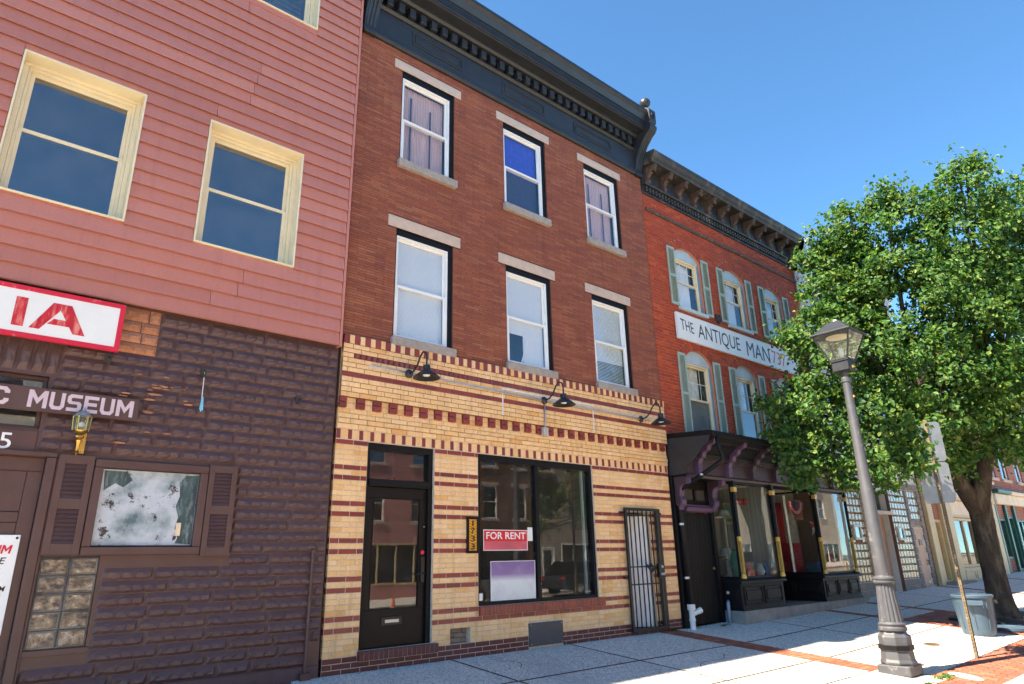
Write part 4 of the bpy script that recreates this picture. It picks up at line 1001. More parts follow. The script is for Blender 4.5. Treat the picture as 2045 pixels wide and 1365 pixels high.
# boarded window with shutters
wf = MB().ring(-2.725, -1.575, 1.42, 2.40, .085, -.055, .06).build('window', 'brown_paint', mus, bevel=.008)
MB().box(-2.63, -1.66, .02, .03, 1.52, 2.305).build('peeling_pane', 'peeling_window', wf)
MB().prism([(-1.665, 1.53), (-1.665, 2.29), (-1.80, 2.28), (-1.86, 2.20), (-1.84, 2.05), (-1.87, 1.94), (-1.83, 1.82), (-1.85, 1.70), (-1.81, 1.60), (-1.83, 1.54)], 'y', .0165, .0195).build('bare_glass', 'teal_glass', wf)
MB().prism([(-2.62, 2.29), (-2.40, 2.29), (-2.34, 2.20), (-2.42, 2.12), (-2.50, 2.16), (-2.60, 2.08)], 'y', .0165, .0195).build('bare_glass', 'teal_glass', wf)
MB().box(-1.84, -1.79, .012, .016, 1.62, 1.76).build('sticker', 'goods_5', wf)
def shutter(th, x0, x1, z0, z1, yb, mt, bar=.045, step=.022, midrail=True, d=.03, name='shutter', lm=None):
    zs_ = [(z0+bar*1.6, (z0+z1)/2-bar*.8), ((z0+z1)/2+bar*.8, z1-bar*1.4)] if midrail else [(z0+bar, z1-bar)]
    f_ = MB().box(x0, x0+bar, yb-d, yb, z0, z1).box(x1-bar, x1, yb-d, yb, z0, z1)
    ed = [z0]+[v for p in zs_ for v in p]+[z1]
    for i in range(0, len(ed), 2): f_.box(x0+bar, x1-bar, yb-d, yb, ed[i], ed[i+1])
    f_.box(x0+bar, x1-bar, yb-.004, yb-.001, z0+.01, z1-.01)
    o = f_.build(name, mt, th, bevel=.003)
    for p, q in zs_:
        n_ = int((q-p)/step); lv = MB()
        for i in range(n_):
            z = p+(i+.5)*(q-p)/n_; s_ = (q-p)/n_
            lv.add([(x0+bar, yb-d+.004, z-s_*.45), (x1-bar, yb-d+.004, z-s_*.45), (x1-bar, yb-d+.021, z+s_*.40), (x0+bar, yb-d+.021, z+s_*.40)], [(0, 1, 2, 3)])
        lv.build('louvres', lm or mt, o, kind='stuff')
    return o
shutter(mus, -3.055, -2.735, 1.43, 2.42, -.028, 'brown_paint', .065, .040); shutter(mus, -1.57, -1.255, 1.40, 2.415, -.028, 'brown_paint', .06, .040)
# glass blocks
bs_ = MB().box(-3.04, -2.53, .03, .06, .56, 1.42).build('block_panel', 'brown_base', mus)
for i in range(2):
    for j in range(5):
        xa = -3.035+i*.252; za = 1.405-(j+1)*.168
        gb = MB().ring(xa, xa+.244, za, za+.160, .018, -.008, .03).build('glass_block', 'pane_lamp', bs_, bevel=.004)
        wv = MB(); rg_ = random.Random(i*7+j)
        nx_, nz_ = 9, 6
        wv.add([(interp(xa+.018, xa+.226, u/nx_), -.003+(0 if u in (0, nx_) or v in (0, nz_) else rg_.uniform(-.009, .006)), interp(za+.018, za+.142, v/nz_)) for u in range(nx_+1) for v in range(nz_+1)], [(u*(nz_+1)+v, (u+1)*(nz_+1)+v, (u+1)*(nz_+1)+v+1, u*(nz_+1)+v+1) for u in range(nx_) for v in range(nz_)])
        wv.build('block_face', 'glass_block', gb, smooth=True)
box('fixture_ledge', 'brown_paint', mus, -3.09, -2.5, -.02, .0, .50, .555)
dp = MB().tube([(-.235, -.045, .06), (-.235, -.045, 1.46), (-.235, -.01, 1.48)], .018, 8).box(-.30, -.17, -.09, -.02, -.02, .07).build('drain_pipe', 'brown_paint', mus, smooth='auto')
for i, (x, z) in enumerate(((-2.78, 3.50), (-1.78, 3.51), (-.58, 3.33))):
    t = MB().box(x-.03, x+.03, -.06, -.03, z-.05, z+.05).tube([(x, -.05, z+.02), (x+.01, -.10, z-.02), (x, -.09, z-.08)], .011, 6).build('wall_hook', 'grate_iron', mus)
tg = thing('hanging_tag', 'blue paper tag hanging on white string from brown stone wall', 'tag', (-1.75, -.1, 3.0))
MB().tube([(-1.78, -.095, 3.50), (-1.775, -.095, 3.20), (-1.77, -.095, 3.02)], .005, 5).build('string', 'string_white', tg)
MB().prism([(-1.79, 3.04), (-1.745, 3.03), (-1.76, 3.20), (-1.775, 3.20)], 'y', -.104, -.101).build('paper', 'tag_blue', tg)
# signs
ia = thing('painted_sign', 'white board sign with brushed red letters IA and red border', 'sign', (-3.4, -.15, 3.56))
MB().box(-5.2, -2.72, -.175, -.13, 3.555, 4.10).build('board', 'sign_white', ia, bevel=.003)
MB().ring(-5.203, -2.717, 3.552, 4.103, .05, -.181, -.140).build('red_border', 'sign_red', ia)
yl = (-.179, -.1755)
MB().prism([(-3.70, 3.665), (-3.60, 3.665), (-3.60, 3.975), (-3.70, 3.975)], 'y', *yl).build('letter', 'brush_red', ia)
A_ = [(-3.55, 3.665), (-3.462, 3.665), (-3.405, 3.735), (-3.20, 3.735), (-3.165, 3.665), (-3.055, 3.665), (-3.215, 3.975), (-3.38, 3.975)]
la = MB(); inn = [(-3.365, 3.80), (-3.245, 3.80), (-3.305, 3.90)]
la.prism([A_[0], A_[1], (-3.31, 3.90), (-3.305, 3.975), A_[7]], 'y', *yl); la.prism([A_[4], A_[5], A_[6], (-3.305, 3.975), (-3.305, 3.90)], 'y', *yl); la.prism([(-3.404, 3.736), (-3.203, 3.736), (-3.24, 3.80), (-3.352, 3.80)], 'y', -.1788, -.1755)
la.build('letter', 'brush_red', ia)
ms = thing('museum_sign', 'brown wooden plank sign with pale pink word MUSEUM', 'sign', (-3.4, -.06, 2.8))
MB().box(-5.2, -2.41, -.085, -.045, 2.83, 3.075).build('board', 'brown_paint', ms, bevel=.004)
block_text('C', 'letter_pink', ms, -3.74, -3.575, 2.865, 3.045, -.0855)
block_text('MUSEUM', 'letter_pink', ms, -3.42, -2.465, 2.865, 3.045, -.0855)
ln = thing('carriage_lantern', 'brass carriage lantern with glass sides on brown stone wall', 'wall light', (-2.93, -.15, 2.4))
lx, ly = -2.93, -.17
MB().lathe([(.001, 2.40), (.012, 2.42), (.03, 2.435), (.014, 2.45), (.022, 2.54), (.03, 2.555), (.01, 2.56), (.045, 2.58), (.045, 2.60), (.02, 2.61), (.06, 2.635), (.072, 2.655)], (lx, ly, 0), 12).build('stem', 'brass', ln, smooth='auto')
MB().lathe([(.068, 2.657), (.078, 2.80)], (lx, ly, 0), 6).build('glass_body', 'pane_lamp', ln)
rb = MB()
for j in range(6):
    a = 2*math.pi*j/6; rb.tube([(lx+.072*math.cos(a), ly+.072*math.sin(a), 2.655), (lx+.082*math.cos(a), ly+.082*math.sin(a), 2.805)], .006, 5)
rb.build('lantern_ribs', 'brass', ln); MB().lathe([(.088, 2.803), (.06, 2.835), (.05, 2.85), (.02, 2.865), (.012, 2.90), (.001, 2.905)], (lx, ly, 0), 12).build('lantern_cap', 'galvanised', ln, smooth='auto')
MB().sphere((lx, ly, 2.72), .032, 10).build('bulb', 'bulb_white', ln, smooth=True)
MB().tube([(lx, ly+.01, 2.50), (lx+.02, -.03, 2.53)], .014, 6).box(lx+.0, lx+.08, -.045, -.03, 2.44, 2.66).build('wall_bracket', 'brass', ln)

# ================================================================ ANTIQUE SHOP (orange brick, shutters, black storefront)
an = thing('antique_shop_house', 'orange red brick row house with green shutters and black storefront', 'building', (10.8, 0, 0))
AX0, AX1 = 7.245, 14.30
AW = [(8.245, 9.295), (10.27, 11.285), (12.235, 13.24)]
FL = [(3.72, 5.52, 5.78), (6.77, 8.14, 8.37)]           # sill, spring, crown
a_ops = [(a, b, s0, s1) for a, b in AW for s0, s1, s2 in FL]
aw = wall_sheet(MB(), AX0, AX1, 3.50, 9.45, [(a, b, s0, s2+.02) for a, b in AW for s0, s1, s2 in FL], .012, .2)
def arc(a, b, s1, s2):
    w_ = (b-a)/2; h_ = s2-s1; r = (w_*w_+h_*h_)/(2*h_); return (a+b)/2, s2-r, r
for a, b in AW:
    for s0, s1, s2 in FL:
        cx, cz, r = arc(a, b, s1, s2); n = 10
        for i in range(n):
            xa, xb = interp(a, b, i/n), interp(a, b, (i+1)/n); za, zb = cz+math.sqrt(r*r-(xa-cx)**2), cz+math.sqrt(r*r-(xb-cx)**2)
            aw.quad((xa, .012, za), (xb, .012, zb), (xb, .012, s2+.02), (xa, .012, s2+.02)); aw.quad((xa, .012, za), (xa, .2, za), (xb, .2, zb), (xb, .012, zb))
aw = aw.build('wall', 'mortar_pink', an)
shell(an, 'party_wall', 'party_wall', AX0+.005, AX1-.005, 12, 9.9, .05)
ab = []; cb = .0722; zz = 3.52; k = 0
def in_arch(p, q, za, zb):
    for a, b in AW:
        for s0, s1, s2 in FL:
            if zb < s1-.3 or za > s2+.3: continue
            cx, cz, r = arc(a, b, s1, s2)
            for x in (p, (p+q)/2, q):
                for z in (za, zb):
                    if abs(x-cx) < (b-a)/2+.10 and z > s1-.02 and math.hypot(x-cx, z-cz) < r+.205 and z > cz: return True
    return False
while zz < 9.40:
    ops = [(a, b, s0, s1) for a, b in AW for s0, s1, s2 in FL]
    course(ab, AX0, AX1, zz, min(zz+cb, 9.40), ops, .235, (k % 2)*.1175, 0.0, 'O', g=.011, skip=in_arch); zz += cb; k += 1
# short filler bricks beside the arches
for a, b in AW:
    for s0, s1, s2 in FL:
        cx, cz, r = arc(a, b, s1, s2)
        zz = 3.52
        while zz < 9.4:
            if s1-.08 < zz < s2+.24:
                for sg in (-1, 1):
                    xo = cx+sg*((b-a)/2+.34); zc = zz+cb/2
                    d2 = (r+.21)**2-(zc-cz)**2; xi = cx+sg*(math.sqrt(d2) if d2 > 0 else 0); xi = xi if abs(xi-cx) < (b-a)/2+.13 else cx+sg*((b-a)/2+.13)
                    if zc < s1+.02: xi = cx+sg*((b-a)/2+.01)
                    lo, hi = min(xi, xo), max(xi, xo)
                    n_ = max(1, round((hi-lo)/.23))
                    for i in range(n_):
                        p, q = interp(lo, hi, i/n_), interp(lo, hi, (i+1)/n_)
                        if q-p > .04: ab.append((p+.006, q-.006, .0025, zz+.0055, zz+cb-.0055, 'O'))
            zz += cb
lay(aw, ab, {'O': 'orange_brick'}, {'O': 'brick'}, d=.04)
abm = {}
for a, b in AW:
    for s0, s1, s2 in FL:
        cx, cz, r = arc(a, b, s1, s2); t0 = math.asin((b-a)/2/r)*1.08; n = 17; off = wloc(aw)
        key = round(r, 3)
        if key not in abm:
            dt = t0/n*.86; y0 = -.006
            q = []
            for rr_, tt in ((r+.002, -dt), (r+.002, dt), (r+.20, dt), (r+.20, -dt)): q.append((rr_*math.sin(tt), rr_*math.cos(tt)-r))
            abm[key] = MB().prism(q, 'y', y0, .10).mesh(name='arch_brick'); abm[key].materials.append(M['orange_brick'])
        for i in range(n):
            t = -t0+(i+.5)*2*t0/n
            o = link('arch_brick', abm[key], aw); o.location = Vector((cx+r*math.sin(t), 0, cz+r*math.cos(t)))-off; o.rotation_euler = (0, t, 0)
for a, b in AW:
    for fi, (s0, s1, s2) in enumerate(FL):
        cx, cz, r = arc(a, b, s1, s2); n = 12
        hd = [(interp(a+.004, b-.004, i/n), cz+math.sqrt(r*r-(interp(a+.004, b-.004, i/n)-cx)**2)-.006) for i in range(n+1)]
        MB().prism([(a+.004, s1-.06)]+hd+[(b-.004, s1-.06)], 'y', .07, .15).build('arched_head', 'pale_blue_trim', an)
        MB().box(a, a+.04, .06, .19, s0, s1-.06).box(b-.05, b, .06, .19, s0, s1-.06).build('window_jamb', 'frame_blue', an, bevel=.004)
        fr = sash_window(an, a+.042, b-.052, s0+.02, s1-.062, .08, fm='cream_paint', gm='pane', ft=.06, muntins=(3, 2), zm=s0+(s1-s0)*(.52 if fi else .50))
        hh = s0+(s1-s0)*.5
        curtain(fr, a+.1, b-.3 if fi == 0 else b-.22, s0+.06, s1-.1, .24, 'blind_white' if fi else 'goods_1', .015, 9)
        if fi == 0: MB().box(a+.1, b-.1, .165, .17, s0+.05, hh).build('roller_shade', 'room_grey', fr)
        MB().box(a-.05, b+.05, .6, .61, s0-.1, s2+.1).build('room_backing', 'room_dark', an)
        box('sill', 'pale_blue_trim', an, a-.03, b+.03, -.07, .15, s0-.085, s0, bevel=.006)
        w_ = .28; zb_, zt_ = (s0, s1+.10) if fi else (s0+.03, s1+.09)
        shutter(an, a-.295, a-.015, zb_, zt_, -.008, 'shutter_green', .04, .026); shutter(an, b+.015, b+.295, zb_, zt_, -.008, 'shutter_green', .04, .026)
ledge = MB().prism([(0, 8.93), (-.03, 8.93), (-.05, 8.96), (-.05, 8.99), (0, 9.01)], 'x', AX0+.05, AX1-.05).build('ledge', 'weathered_wood', an)
md = thing('wall_medallion', 'small dark round medallion on orange brick between green shutters', 'medallion', (9.82, -.03, 6.75))
MB().add([(9.82+r*math.cos(2*math.pi*j/14), y, 6.80+r*math.sin(2*math.pi*j/14)) for r, y in ((.13, -.002), (.13, -.03), (.09, -.05), (.06, -.03), (.03, -.06)) for j in range(14)], [(i*14+j, (i+1)*14+j, (i+1)*14+(j+1) % 14, i*14+(j+1) % 14) for i in range(4) for j in range(14)]+[tuple(range(56, 70))]).build('boss', 'grate_iron', md, smooth='auto')
# cornice with brackets
ac = MB().prism([(.02, 9.36), (-.04, 9.36), (-.04, 9.40), (-.02, 9.42), (-.02, 9.58), (.02, 9.58)], 'x', AX0+.01, AX1).build('cornice', 'weathered_black', an)
for i in range(58):
    x = AX0+.07+i*.1205; MB().prism([(-.021, 9.43), (-.075, 9.43), (-.085, 9.47), (-.06, 9.50), (-.085, 9.54), (-.021, 9.56)], 'x', x, x+.065).build('dentil', 'weathered_black', ac)
MB().prism([(.02, 9.582), (-.10, 9.582), (-.11, 9.62), (.02, 9.63)], 'x', AX0+.01, AX1).build('bed_mould', 'weathered_black', ac)
box('soffit_board', 'weathered_black', ac, AX0+.01, AX1, -.012, .02, 9.632, 10.06)
bprof = [(-.013, 9.64), (-.06, 9.64), (-.10, 9.67), (-.11, 9.73), (-.09, 9.80), (-.13, 9.86), (-.20, 9.90), (-.27, 9.90), (-.31, 9.93), (-.31, 9.99), (-.34, 10.0), (-.34, 10.055), (-.013, 10.055)]
brm = MB().prism([(p[0], p[1]) for p in bprof], 'x', -.06, .06).prism([(p[0]*1.05-.008, p[1]) for p in bprof[1:9]]+[(-.02, 9.93)], 'x', -.035, .035).mesh(name='bracket'); brm.materials.append(M['weathered_wood'])
for i in range(12):
    x = AX0+.17+i*(AX1-AX0-.30)/11; o = link('bracket', brm, ac); o.location = Vector((x, 0, 0))-wloc(ac)
MB().prism([(.02, 10.057), (-.36, 10.057), (-.38, 10.10), (-.36, 10.13), (-.41, 10.17), (-.44, 10.24), (-.46, 10.25), (-.46, 10.32), (-.40, 10.34), (.02, 10.37)], 'x', AX0-.01, AX1+.12).build('crown_mould', 'weathered_black', ac, bevel=.004)
MB().box(9.9, 14.3, -.30, -.1, 10.36, 10.40).build('roof_edge', 'weathered_wood', ac)
# shop sign
sg = thing('antique_shop_sign', 'long white board sign with dark hand painted words THE ANTIQUE MAN', 'sign', (10.6, -.06, 5.95))
MB().box(8.0, 13.45, -.07, -.012, 5.945, 6.55).build('board', 'sign_white', sg, bevel=.004)
MB().ring(7.99, 13.46, 5.935, 6.56, .018, -.078, -.02).build('edge_trim', 'sign_white', sg)
text('lettering', 'THE', 'letter_navy', sg, 8.11, 8.62, 6.17, 6.43, -.071, 0, .002, -.12, -.03)
text('lettering', 'ANTIQUE', 'letter_navy', sg, 8.78, 10.55, 6.03, 6.44, -.071, 0, .002, 0)
text('lettering', 'MAN', 'letter_navy', sg, 10.85, 11.95, 6.04, 6.43, -.071, 0, .002, 0)
text('lettering', '737', 'letter_red', sg, 12.08, 12.78, 6.06, 6.42, -.071, 0, .002, 0)
# ---- storefront
YF = -.42
can = MB().add([(x, y, z) for x in (7.27, 14.22) for y, z in ((.0, 3.60), (-1.03, 3.53), (-1.05, 3.55), (-1.05, 3.63), (0, 3.70))],
               [(0, 1, 6, 5), (1, 2, 7, 6), (2, 3, 8, 7), (3, 4, 9, 8), (4, 3, 2, 1, 0), (5, 6, 7, 8, 9)]).build('canopy', 'black_paint', an, bevel=.01)
MB().prism([(-.002, 2.85), (-.42, 2.85), (-.44, 2.98), (-.62, 3.12), (-.80, 3.30), (-.98, 3.42), (-1.02, 3.53), (-.002, 3.598)], 'x', 7.265, 7.30).build('canopy_cheek', 'navy_black_paint', can)
MB().box(7.27, 14.22, -1.12, -1.052, 3.50, 3.60).build('gutter', 'black_paint', can, bevel=.02)
MB().prism([(-.40, 2.78), (YF-.03, 2.78), (YF-.05, 2.83), (YF-.02, 2.86), (YF-.02, 3.14), (YF-.06, 3.18), (-.40, 3.18)], 'x', 7.30, 14.2).build('fascia', 'dull_purple', an, bevel=.004)
MB().prism([(-.40, 3.182), (YF-.12, 3.182), (YF-.16, 3.24), (YF-.16, 3.28), (YF-.30, 3.40), (YF-.45, 3.46), (YF-.56, 3.53), (-.40, 3.58)], 'x', 7.30, 14.2).build('cove', 'black_paint', an)
scal = MB(); x = 7.34
while x < 14.15:
    scal.prism([(x, 3.182), (x+.05, 3.13), (x+.10, 3.182)], 'y', YF-.11, YF-.075); scal.prism([(x, 3.46), (x+.05, 3.42), (x+.10, 3.46)], 'y', YF-.44, YF-.42); x += .11
scal.build('scallop_trim', 'dull_purple', an, kind='stuff')
cbp = [(YF-.021, 2.84), (YF-.10, 2.86), (YF-.11, 3.06), (YF-.14, 3.14), (YF-.21, 3.17), (YF-.24, 3.26), (YF-.34, 3.30), (YF-.37, 3.38), (YF-.50, 3.42), (YF-.53, 3.48), (YF-.53, 3.52), (YF-.30, 3.50), (YF-.16, 3.33), (YF-.10, 3.20), (YF-.021, 3.12)]
cbm = MB().prism(cbp, 'x', -.065, .065).mesh(name='b'); cbm.materials.append(M['purple_paint']); cbm2 = cbm.copy(); cbm2.materials.clear(); cbm2.materials.append(M['dull_purple'])
for i, x in enumerate((7.60, 8.68, 9.63, 10.60, 11.55, 12.5, 13.4, 14.1)):
    o = link('canopy_bracket', cbm if i < 2 else cbm2, an); o.location = Vector((x, 0, 0))-wloc(an)
box('lintel_beam', 'black_paint', an, 7.30, 14.2, -.38, .02, 2.79, 3.17)
MB().quad((7.27, .0, -.1), (7.27, .0, 3.5), (7.27, -.03, 3.5), (7.27, -.03, -.1)).build('pier_face', 'black_paint', an)
box('left_pier', 'black_paint', an, 7.26, 7.50, -.05, .02, -.05, 2.845)
sdr = MB().ring(7.50, 8.62, .0, 2.78, .10, -.04, .06, tb=.001, tt=.10).build('side_door_frame', 'black_paint', an, bevel=.004)
sl = MB().box(7.60, 8.52, .02, .06, .03, 2.13)
sl = sl.build('side_door', 'black_paint', an)
for i in range(8): MB().box(7.61+i*.1125, 7.61+i*.1125+.104, .008, .022, .05, 2.11).build('plank', 'black_paint', sl, bevel=.004)
MB().sphere((8.44, -.02, 1.05), .03, 10).build('knob', 'brass', sl)
MB().prism([(-.04, 2.14), (-.10, 2.16), (-.13, 2.21), (-.13, 2.24), (-.09, 2.26), (-.09, 2.29), (-.04, 2.30)], 'x', 7.58, 8.54).build('door_head', 'purple_paint', an, bevel=.003)
MB().ring(7.60, 8.52, 2.31, 2.68, .07, -.02, .03).box(8.03, 8.09, -.02, .03, 2.38, 2.61).build('overdoor_panel', 'dark_brown_door', an, bevel=.006); MB().box(7.6, 8.52, .03, .05, 2.3, 2.7).build('overdoor_back', 'room_dark', an)
for x in (7.38, 8.52):
    sp = [(-.05, 2.84), (-.43, 2.84), (-.44, 2.70), (-.40, 2.66), (-.30, 2.66), (-.24, 2.62), (-.20, 2.54), (-.19, 2.44), (-.23, 2.36), (-.22, 2.28), (-.17, 2.22), (-.13, 2.16), (-.10, 2.24), (-.05, 2.28)]
    MB().prism(sp, 'x', x-.07, x+.07).build('scroll_corbel', 'purple_paint', an, bevel=.012)
    MB().prism([(p[0]*.75-.03, p[1]*.9+.26) for p in sp], 'x', x-.082, x+.082).build('corbel_relief', 'dull_purple', an, bevel=.006)
# plinth, bulkheads, display windows
pln = MB()
for xa, xb in ((8.65, 10.9), (10.9, 12.6), (12.6, 14.26)):
    t_ = .235; pln.add([(x, y, z) for x, b_ in ((xa, zg(xa, -.4)), (xb, zg(xb, -.4))) for y, z in ((-.47, b_-.2), (-.47, t_), (1.2, t_), (1.2, b_-.2))], [(0, 4, 5, 1), (1, 5, 6, 2), (0, 1, 2, 3), (7, 6, 5, 4)])
pln.build('plinth', 'plinth_concrete', an)
def bulk(xa, xb, left_y, side):
    o = MB().box(xa, xb, YF+.02, left_y, .237, .74).build('bulkhead', 'black_paint', an)
    MB().prism([(YF-.05, .742), (YF-.05, .79), (YF+.01, .84), (left_y, .84), (left_y, .742)], 'x', xa-.05, xb+.05).build('sill_board', 'black_paint', o, bevel=.006)
    MB().box(xa-.02, xb+.02, YF-.005, YF+.02, .237, .29).build('skirting', 'black_paint', o)
    n_ = 3 if side else 2
    w_ = (xb-xa-.12)/n_
    for i in range(n_):
        a = xa+.06+i*w_+.04; b = a+w_-.08
        MB().ring(a, b, .34, .69, .03, YF-.002, YF+.022).box(a+.07, b-.07, YF-.004, YF+.02, .42, .61).build('panel', 'black_paint', o, bevel=.008)
    n2 = 1 if not side else 2; d_ = (left_y-YF-.1)/n2
    for i in range(n2):
        ya = YF+.06+i*d_; yb = ya+d_-.06
        m_ = MB(); m_.box(xa-.016, xa+.002, ya, yb, .36, .68); m_.box(xa-.03, xa-.015, ya+.06, yb-.06, .43, .61); m_.build('panel', 'black_paint', o, bevel=.008)
    return o
bulk(8.72, 10.40, 1.0, False); bulk(12.25, 14.15, 1.0, True)
def display(xa, xb, cols):
    d = MB().ring(xa, xb, .84, 2.78, .04, YF+.0, YF+.05).build('display_window', 'black_paint', an, bevel=.004)
    MB().box(xa+.04, xb-.04, YF+.02, YF+.028, .88, 2.74).build('pane', 'pane_shop', d)
    for xs in (xa,):
        s_ = MB().box(xs, xs+.04, .9, .94, .84, 2.78).box(xs, xs+.04, YF+.05, .9, .84, .88).box(xs, xs+.04, YF+.05, .9, 2.74, 2.78).build('side_frame', 'black_paint', d)
        MB().box(xs+.016, xs+.024, YF+.05, .9, .88, 2.74).build('side_pane', 'pane_shop', d)
    MB().box(xa+.01, xb-.01, YF+.06, 1.0, .842, .86).build('display_floor', 'goods_0', d)
    return d
display(8.76, 10.38, 0); display(12.28, 14.12, 0)
MB().quad((8.72, 1.02, .2), (14.2, 1.02, .2), (14.2, 1.02, 3.1), (8.72, 1.02, 3.1)).quad((10.4, -.3, .24), (10.4, 1.0, .24), (10.4, 1.0, 2.8), (10.4, -.3, 2.8)).build('shop_back', 'stripe_cloth', an)
for x in (8.80, 10.34, 12.32, 13.98):
    cl = MB().tube([(x, YF-.035, 1.66), (x, YF-.035, 2.66)], .036, 10).build('column', 'black_paint', an, smooth='auto')
    MB().lathe([(.05, .842), (.055, .86), (.05, .90), (.04, .92), (.045, .94)], (x, YF-.035, 0), 12).lathe([(.045, 1.56), (.052, 1.58), (.044, 1.60), (.052, 1.63), (.04, 1.66)], (x, YF-.035, 0), 12).build('column_ring', 'gold_paint', cl, smooth='auto')
    MB().tube([(x, YF-.035, .94), (x, YF-.035, 1.56)], .036, 10).build('column_core', 'black_paint', cl)
    for j in range(10):
        a = 2*math.pi*j/10; xx, yy = x+.038*math.cos(a), YF-.035+.038*math.sin(a); MB().tube([(xx, yy, .95), (xx, yy, 1.555)], .007, 4).build('gold_flute', 'gold_paint', cl)
    MB().box(x-.055, x+.055, YF-.09, YF+.0, 2.56, 2.66).build('capital', 'gold_paint', cl, bevel=.006)
    MB().box(x-.04, x+.04, YF-.075, YF+.0, 2.66, 2.78).build('column_block', 'black_paint', cl)
MB().quad((10.42, .98, .24), (12.23, .98, .24), (12.23, .98, 2.8), (10.42, .98, 2.8)).build('shop_door', 'dark_brown_door', an)
# downspout and pipes
ds = thing('downspout', 'grey black downspout bending from canopy gutter back to the brick corner', 'downspout', (7.4, -.1, .5))
MB().tube([(7.42, -1.09, 3.52), (7.44, -1.09, 3.35), (7.50, -1.12, 3.12), (7.50, -1.10, 3.04), (7.47, -1.0, 2.98), (7.38, -.22, 2.60), (7.37, -.12, 2.53), (7.37, -.10, 2.42), (7.37, -.10, .40)], .045, 10).build('pipe', 'black_paint', ds, smooth=True)
for p in ((7.43, -.66, 2.815), (7.37, -.1, 1.9), (7.37, -.1, .9)): MB().tube([(p[0], p[1], p[2]-.02), (p[0], p[1], p[2]+.02)], .052, 10).build('strap', 'galvanised', ds)
pv = thing('drain_fitting', 'white plastic drain pipe fitting standing at the corner by side door', 'pipe', (7.30, -.22, zg(7.3, -.22)))
gz = zg(7.3, -.2)
MB().tube([(7.34, -.16, gz-.02), (7.34, -.16, gz+.34)], .052, 12).tube([(7.34, -.16, gz+.15), (7.34, -.16, gz+.19)], .062, 12).tube([(7.34, -.16, gz+.34), (7.34, -.16, gz+.44)], .075, 14).build('riser', 'pvc_white', pv, smooth='auto')
MB().tube([(7.34, -.16, gz+.26), (7.44, -.20, gz+.30), (7.50, -.22, gz+.32)], .045, 12).tube([(7.48, -.21, gz+.31), (7.54, -.235, gz+.335)], .056, 12).build('branch', 'pvc_white', pv, smooth='auto')
vb = thing('vent_pipe', 'blue grey vent pipe with elbow in front of black bulkhead', 'pipe', (8.58, -.2, .03))
MB().tube([(8.58, -.16, 0), (8.58, -.16, .34), (8.60, -.15, .39), (8.68, -.10, .41)], .035, 10).build('pipe', 'pipe_blue', vb, smooth=True); MB().tube([(8.68, -.13, .58), (8.60, -.17, .58)], .03, 10).sphere((8.59, -.175, .58), .036, 10).build('valve', 'galvanised', vb, smooth=True)
# goods on display
star = thing('barn_star', 'large white and red faceted barn star in antique shop window', 'ornament', (12.5, .3, 1.7))
cx, cz, y0 = 12.62, 1.92, -.22; pts = [(cx+(.30 if i % 2 == 0 else .115)*math.sin(math.pi*i/5+.15), cz+(.30 if i % 2 == 0 else .115)*math.cos(math.pi*i/5+.15)) for i in range(10)]
for par, mt in ((0, 'letter_white'), (1, 'goods_0')):
    m_ = MB()
    for i in range(10):
        if i % 2 == par: m_.add([(cx, y0-.07, cz), (*[pts[i][0]], y0, pts[i][1]), (pts[(i+1) % 10][0], y0, pts[(i+1) % 10][1])], [(0, 2, 1), (0, 1, 2)][:1])
    m_.build('facets', mt, star)
def rosette(x, z, r, y):
    t = thing('bunting_fan', 'striped red white bunting fan hanging in antique shop window', 'bunting', (x, y, z))
    for k, (ra, rb_, mt) in enumerate(((1, .8, 'goods_0'), (.8, .62, 'letter_white'), (.62, .42, 'goods_0'), (.42, .1, 'goods_4'))):
        m_ = MB(); n_ = 18
        for i in range(n_):
            a0, a1 = math.pi+math.pi*i/n_, math.pi+math.pi*(i+1)/n_; w0 = .015*(i % 2)
            m_.quad((x+r*ra*math.cos(a0), y-w0, z+r*ra*math.sin(a0)), (x+r*rb_*math.cos(a0), y-w0, z+r*rb_*math.sin(a0)), (x+r*rb_*math.cos(a1), y-.015+w0, z+r*rb_*math.sin(a1)), (x+r*ra*math.cos(a1), y-.015+w0, z+r*ra*math.sin(a1)))
        m_.build('band', mt, t)
rosette(12.55, 2.55, .38, .15)
pole = MB().tube([(12.32, .30, .86), (12.30, .30, 2.7)], .035, 8).build('display_pole', 'goods_1'); tag(pole, 'whitish wooden pole standing in antique shop window', 'pole')
rg = random.Random(5)
def goods(name, lbl, cat, x, y, mt, prof, n_=14):
    return tag(MB().lathe([(r, z+.861) for r, z in prof], (x, y, 0), n_).build(name, mt, smooth='auto'), lbl, cat)
goods('glass_jar', 'blue glass jar on red display cloth behind the pane', 'jar', 12.75, -.15, 'goods_4', [(.001, 0), (.09, 0), (.11, .05), (.11, .2), (.06, .26), (.06, .3), (.001, .3)])
goods('straw_hat', 'tan straw hat on a stand inside the shop window', 'hat', 8.98, -.05, 'goods_5', [(.001, 0), (.06, 0), (.02, .02), (.02, 1.18), (.22, 1.2), (.23, 1.21), (.12, 1.24), (.10, 1.34), (.04, 1.38), (.001, 1.38)])
goods('green_vase', 'green painted vase at the left end of shop display', 'vase', 8.98, -.22, 'goods_2', [(.001, 0), (.07, 0), (.12, .12), (.15, .30), (.10, .46), (.06, .52), (.08, .56), (.001, .56)])
goods('side_table', 'small round brown table in the left shop window', 'table', 9.10, .35, 'goods_3', [(.001, 0), (.14, 0), (.03, .04), (.03, .38), (.22, .40), (.22, .43), (.001, .43)])
goods('enamel_pitcher', 'pale enamel pitcher among red cloths in shop window', 'pitcher', 13.3, -.1, 'goods_1', [(.001, 0), (.08, 0), (.10, .1), (.07, .24), (.08, .28), (.001, .28)])
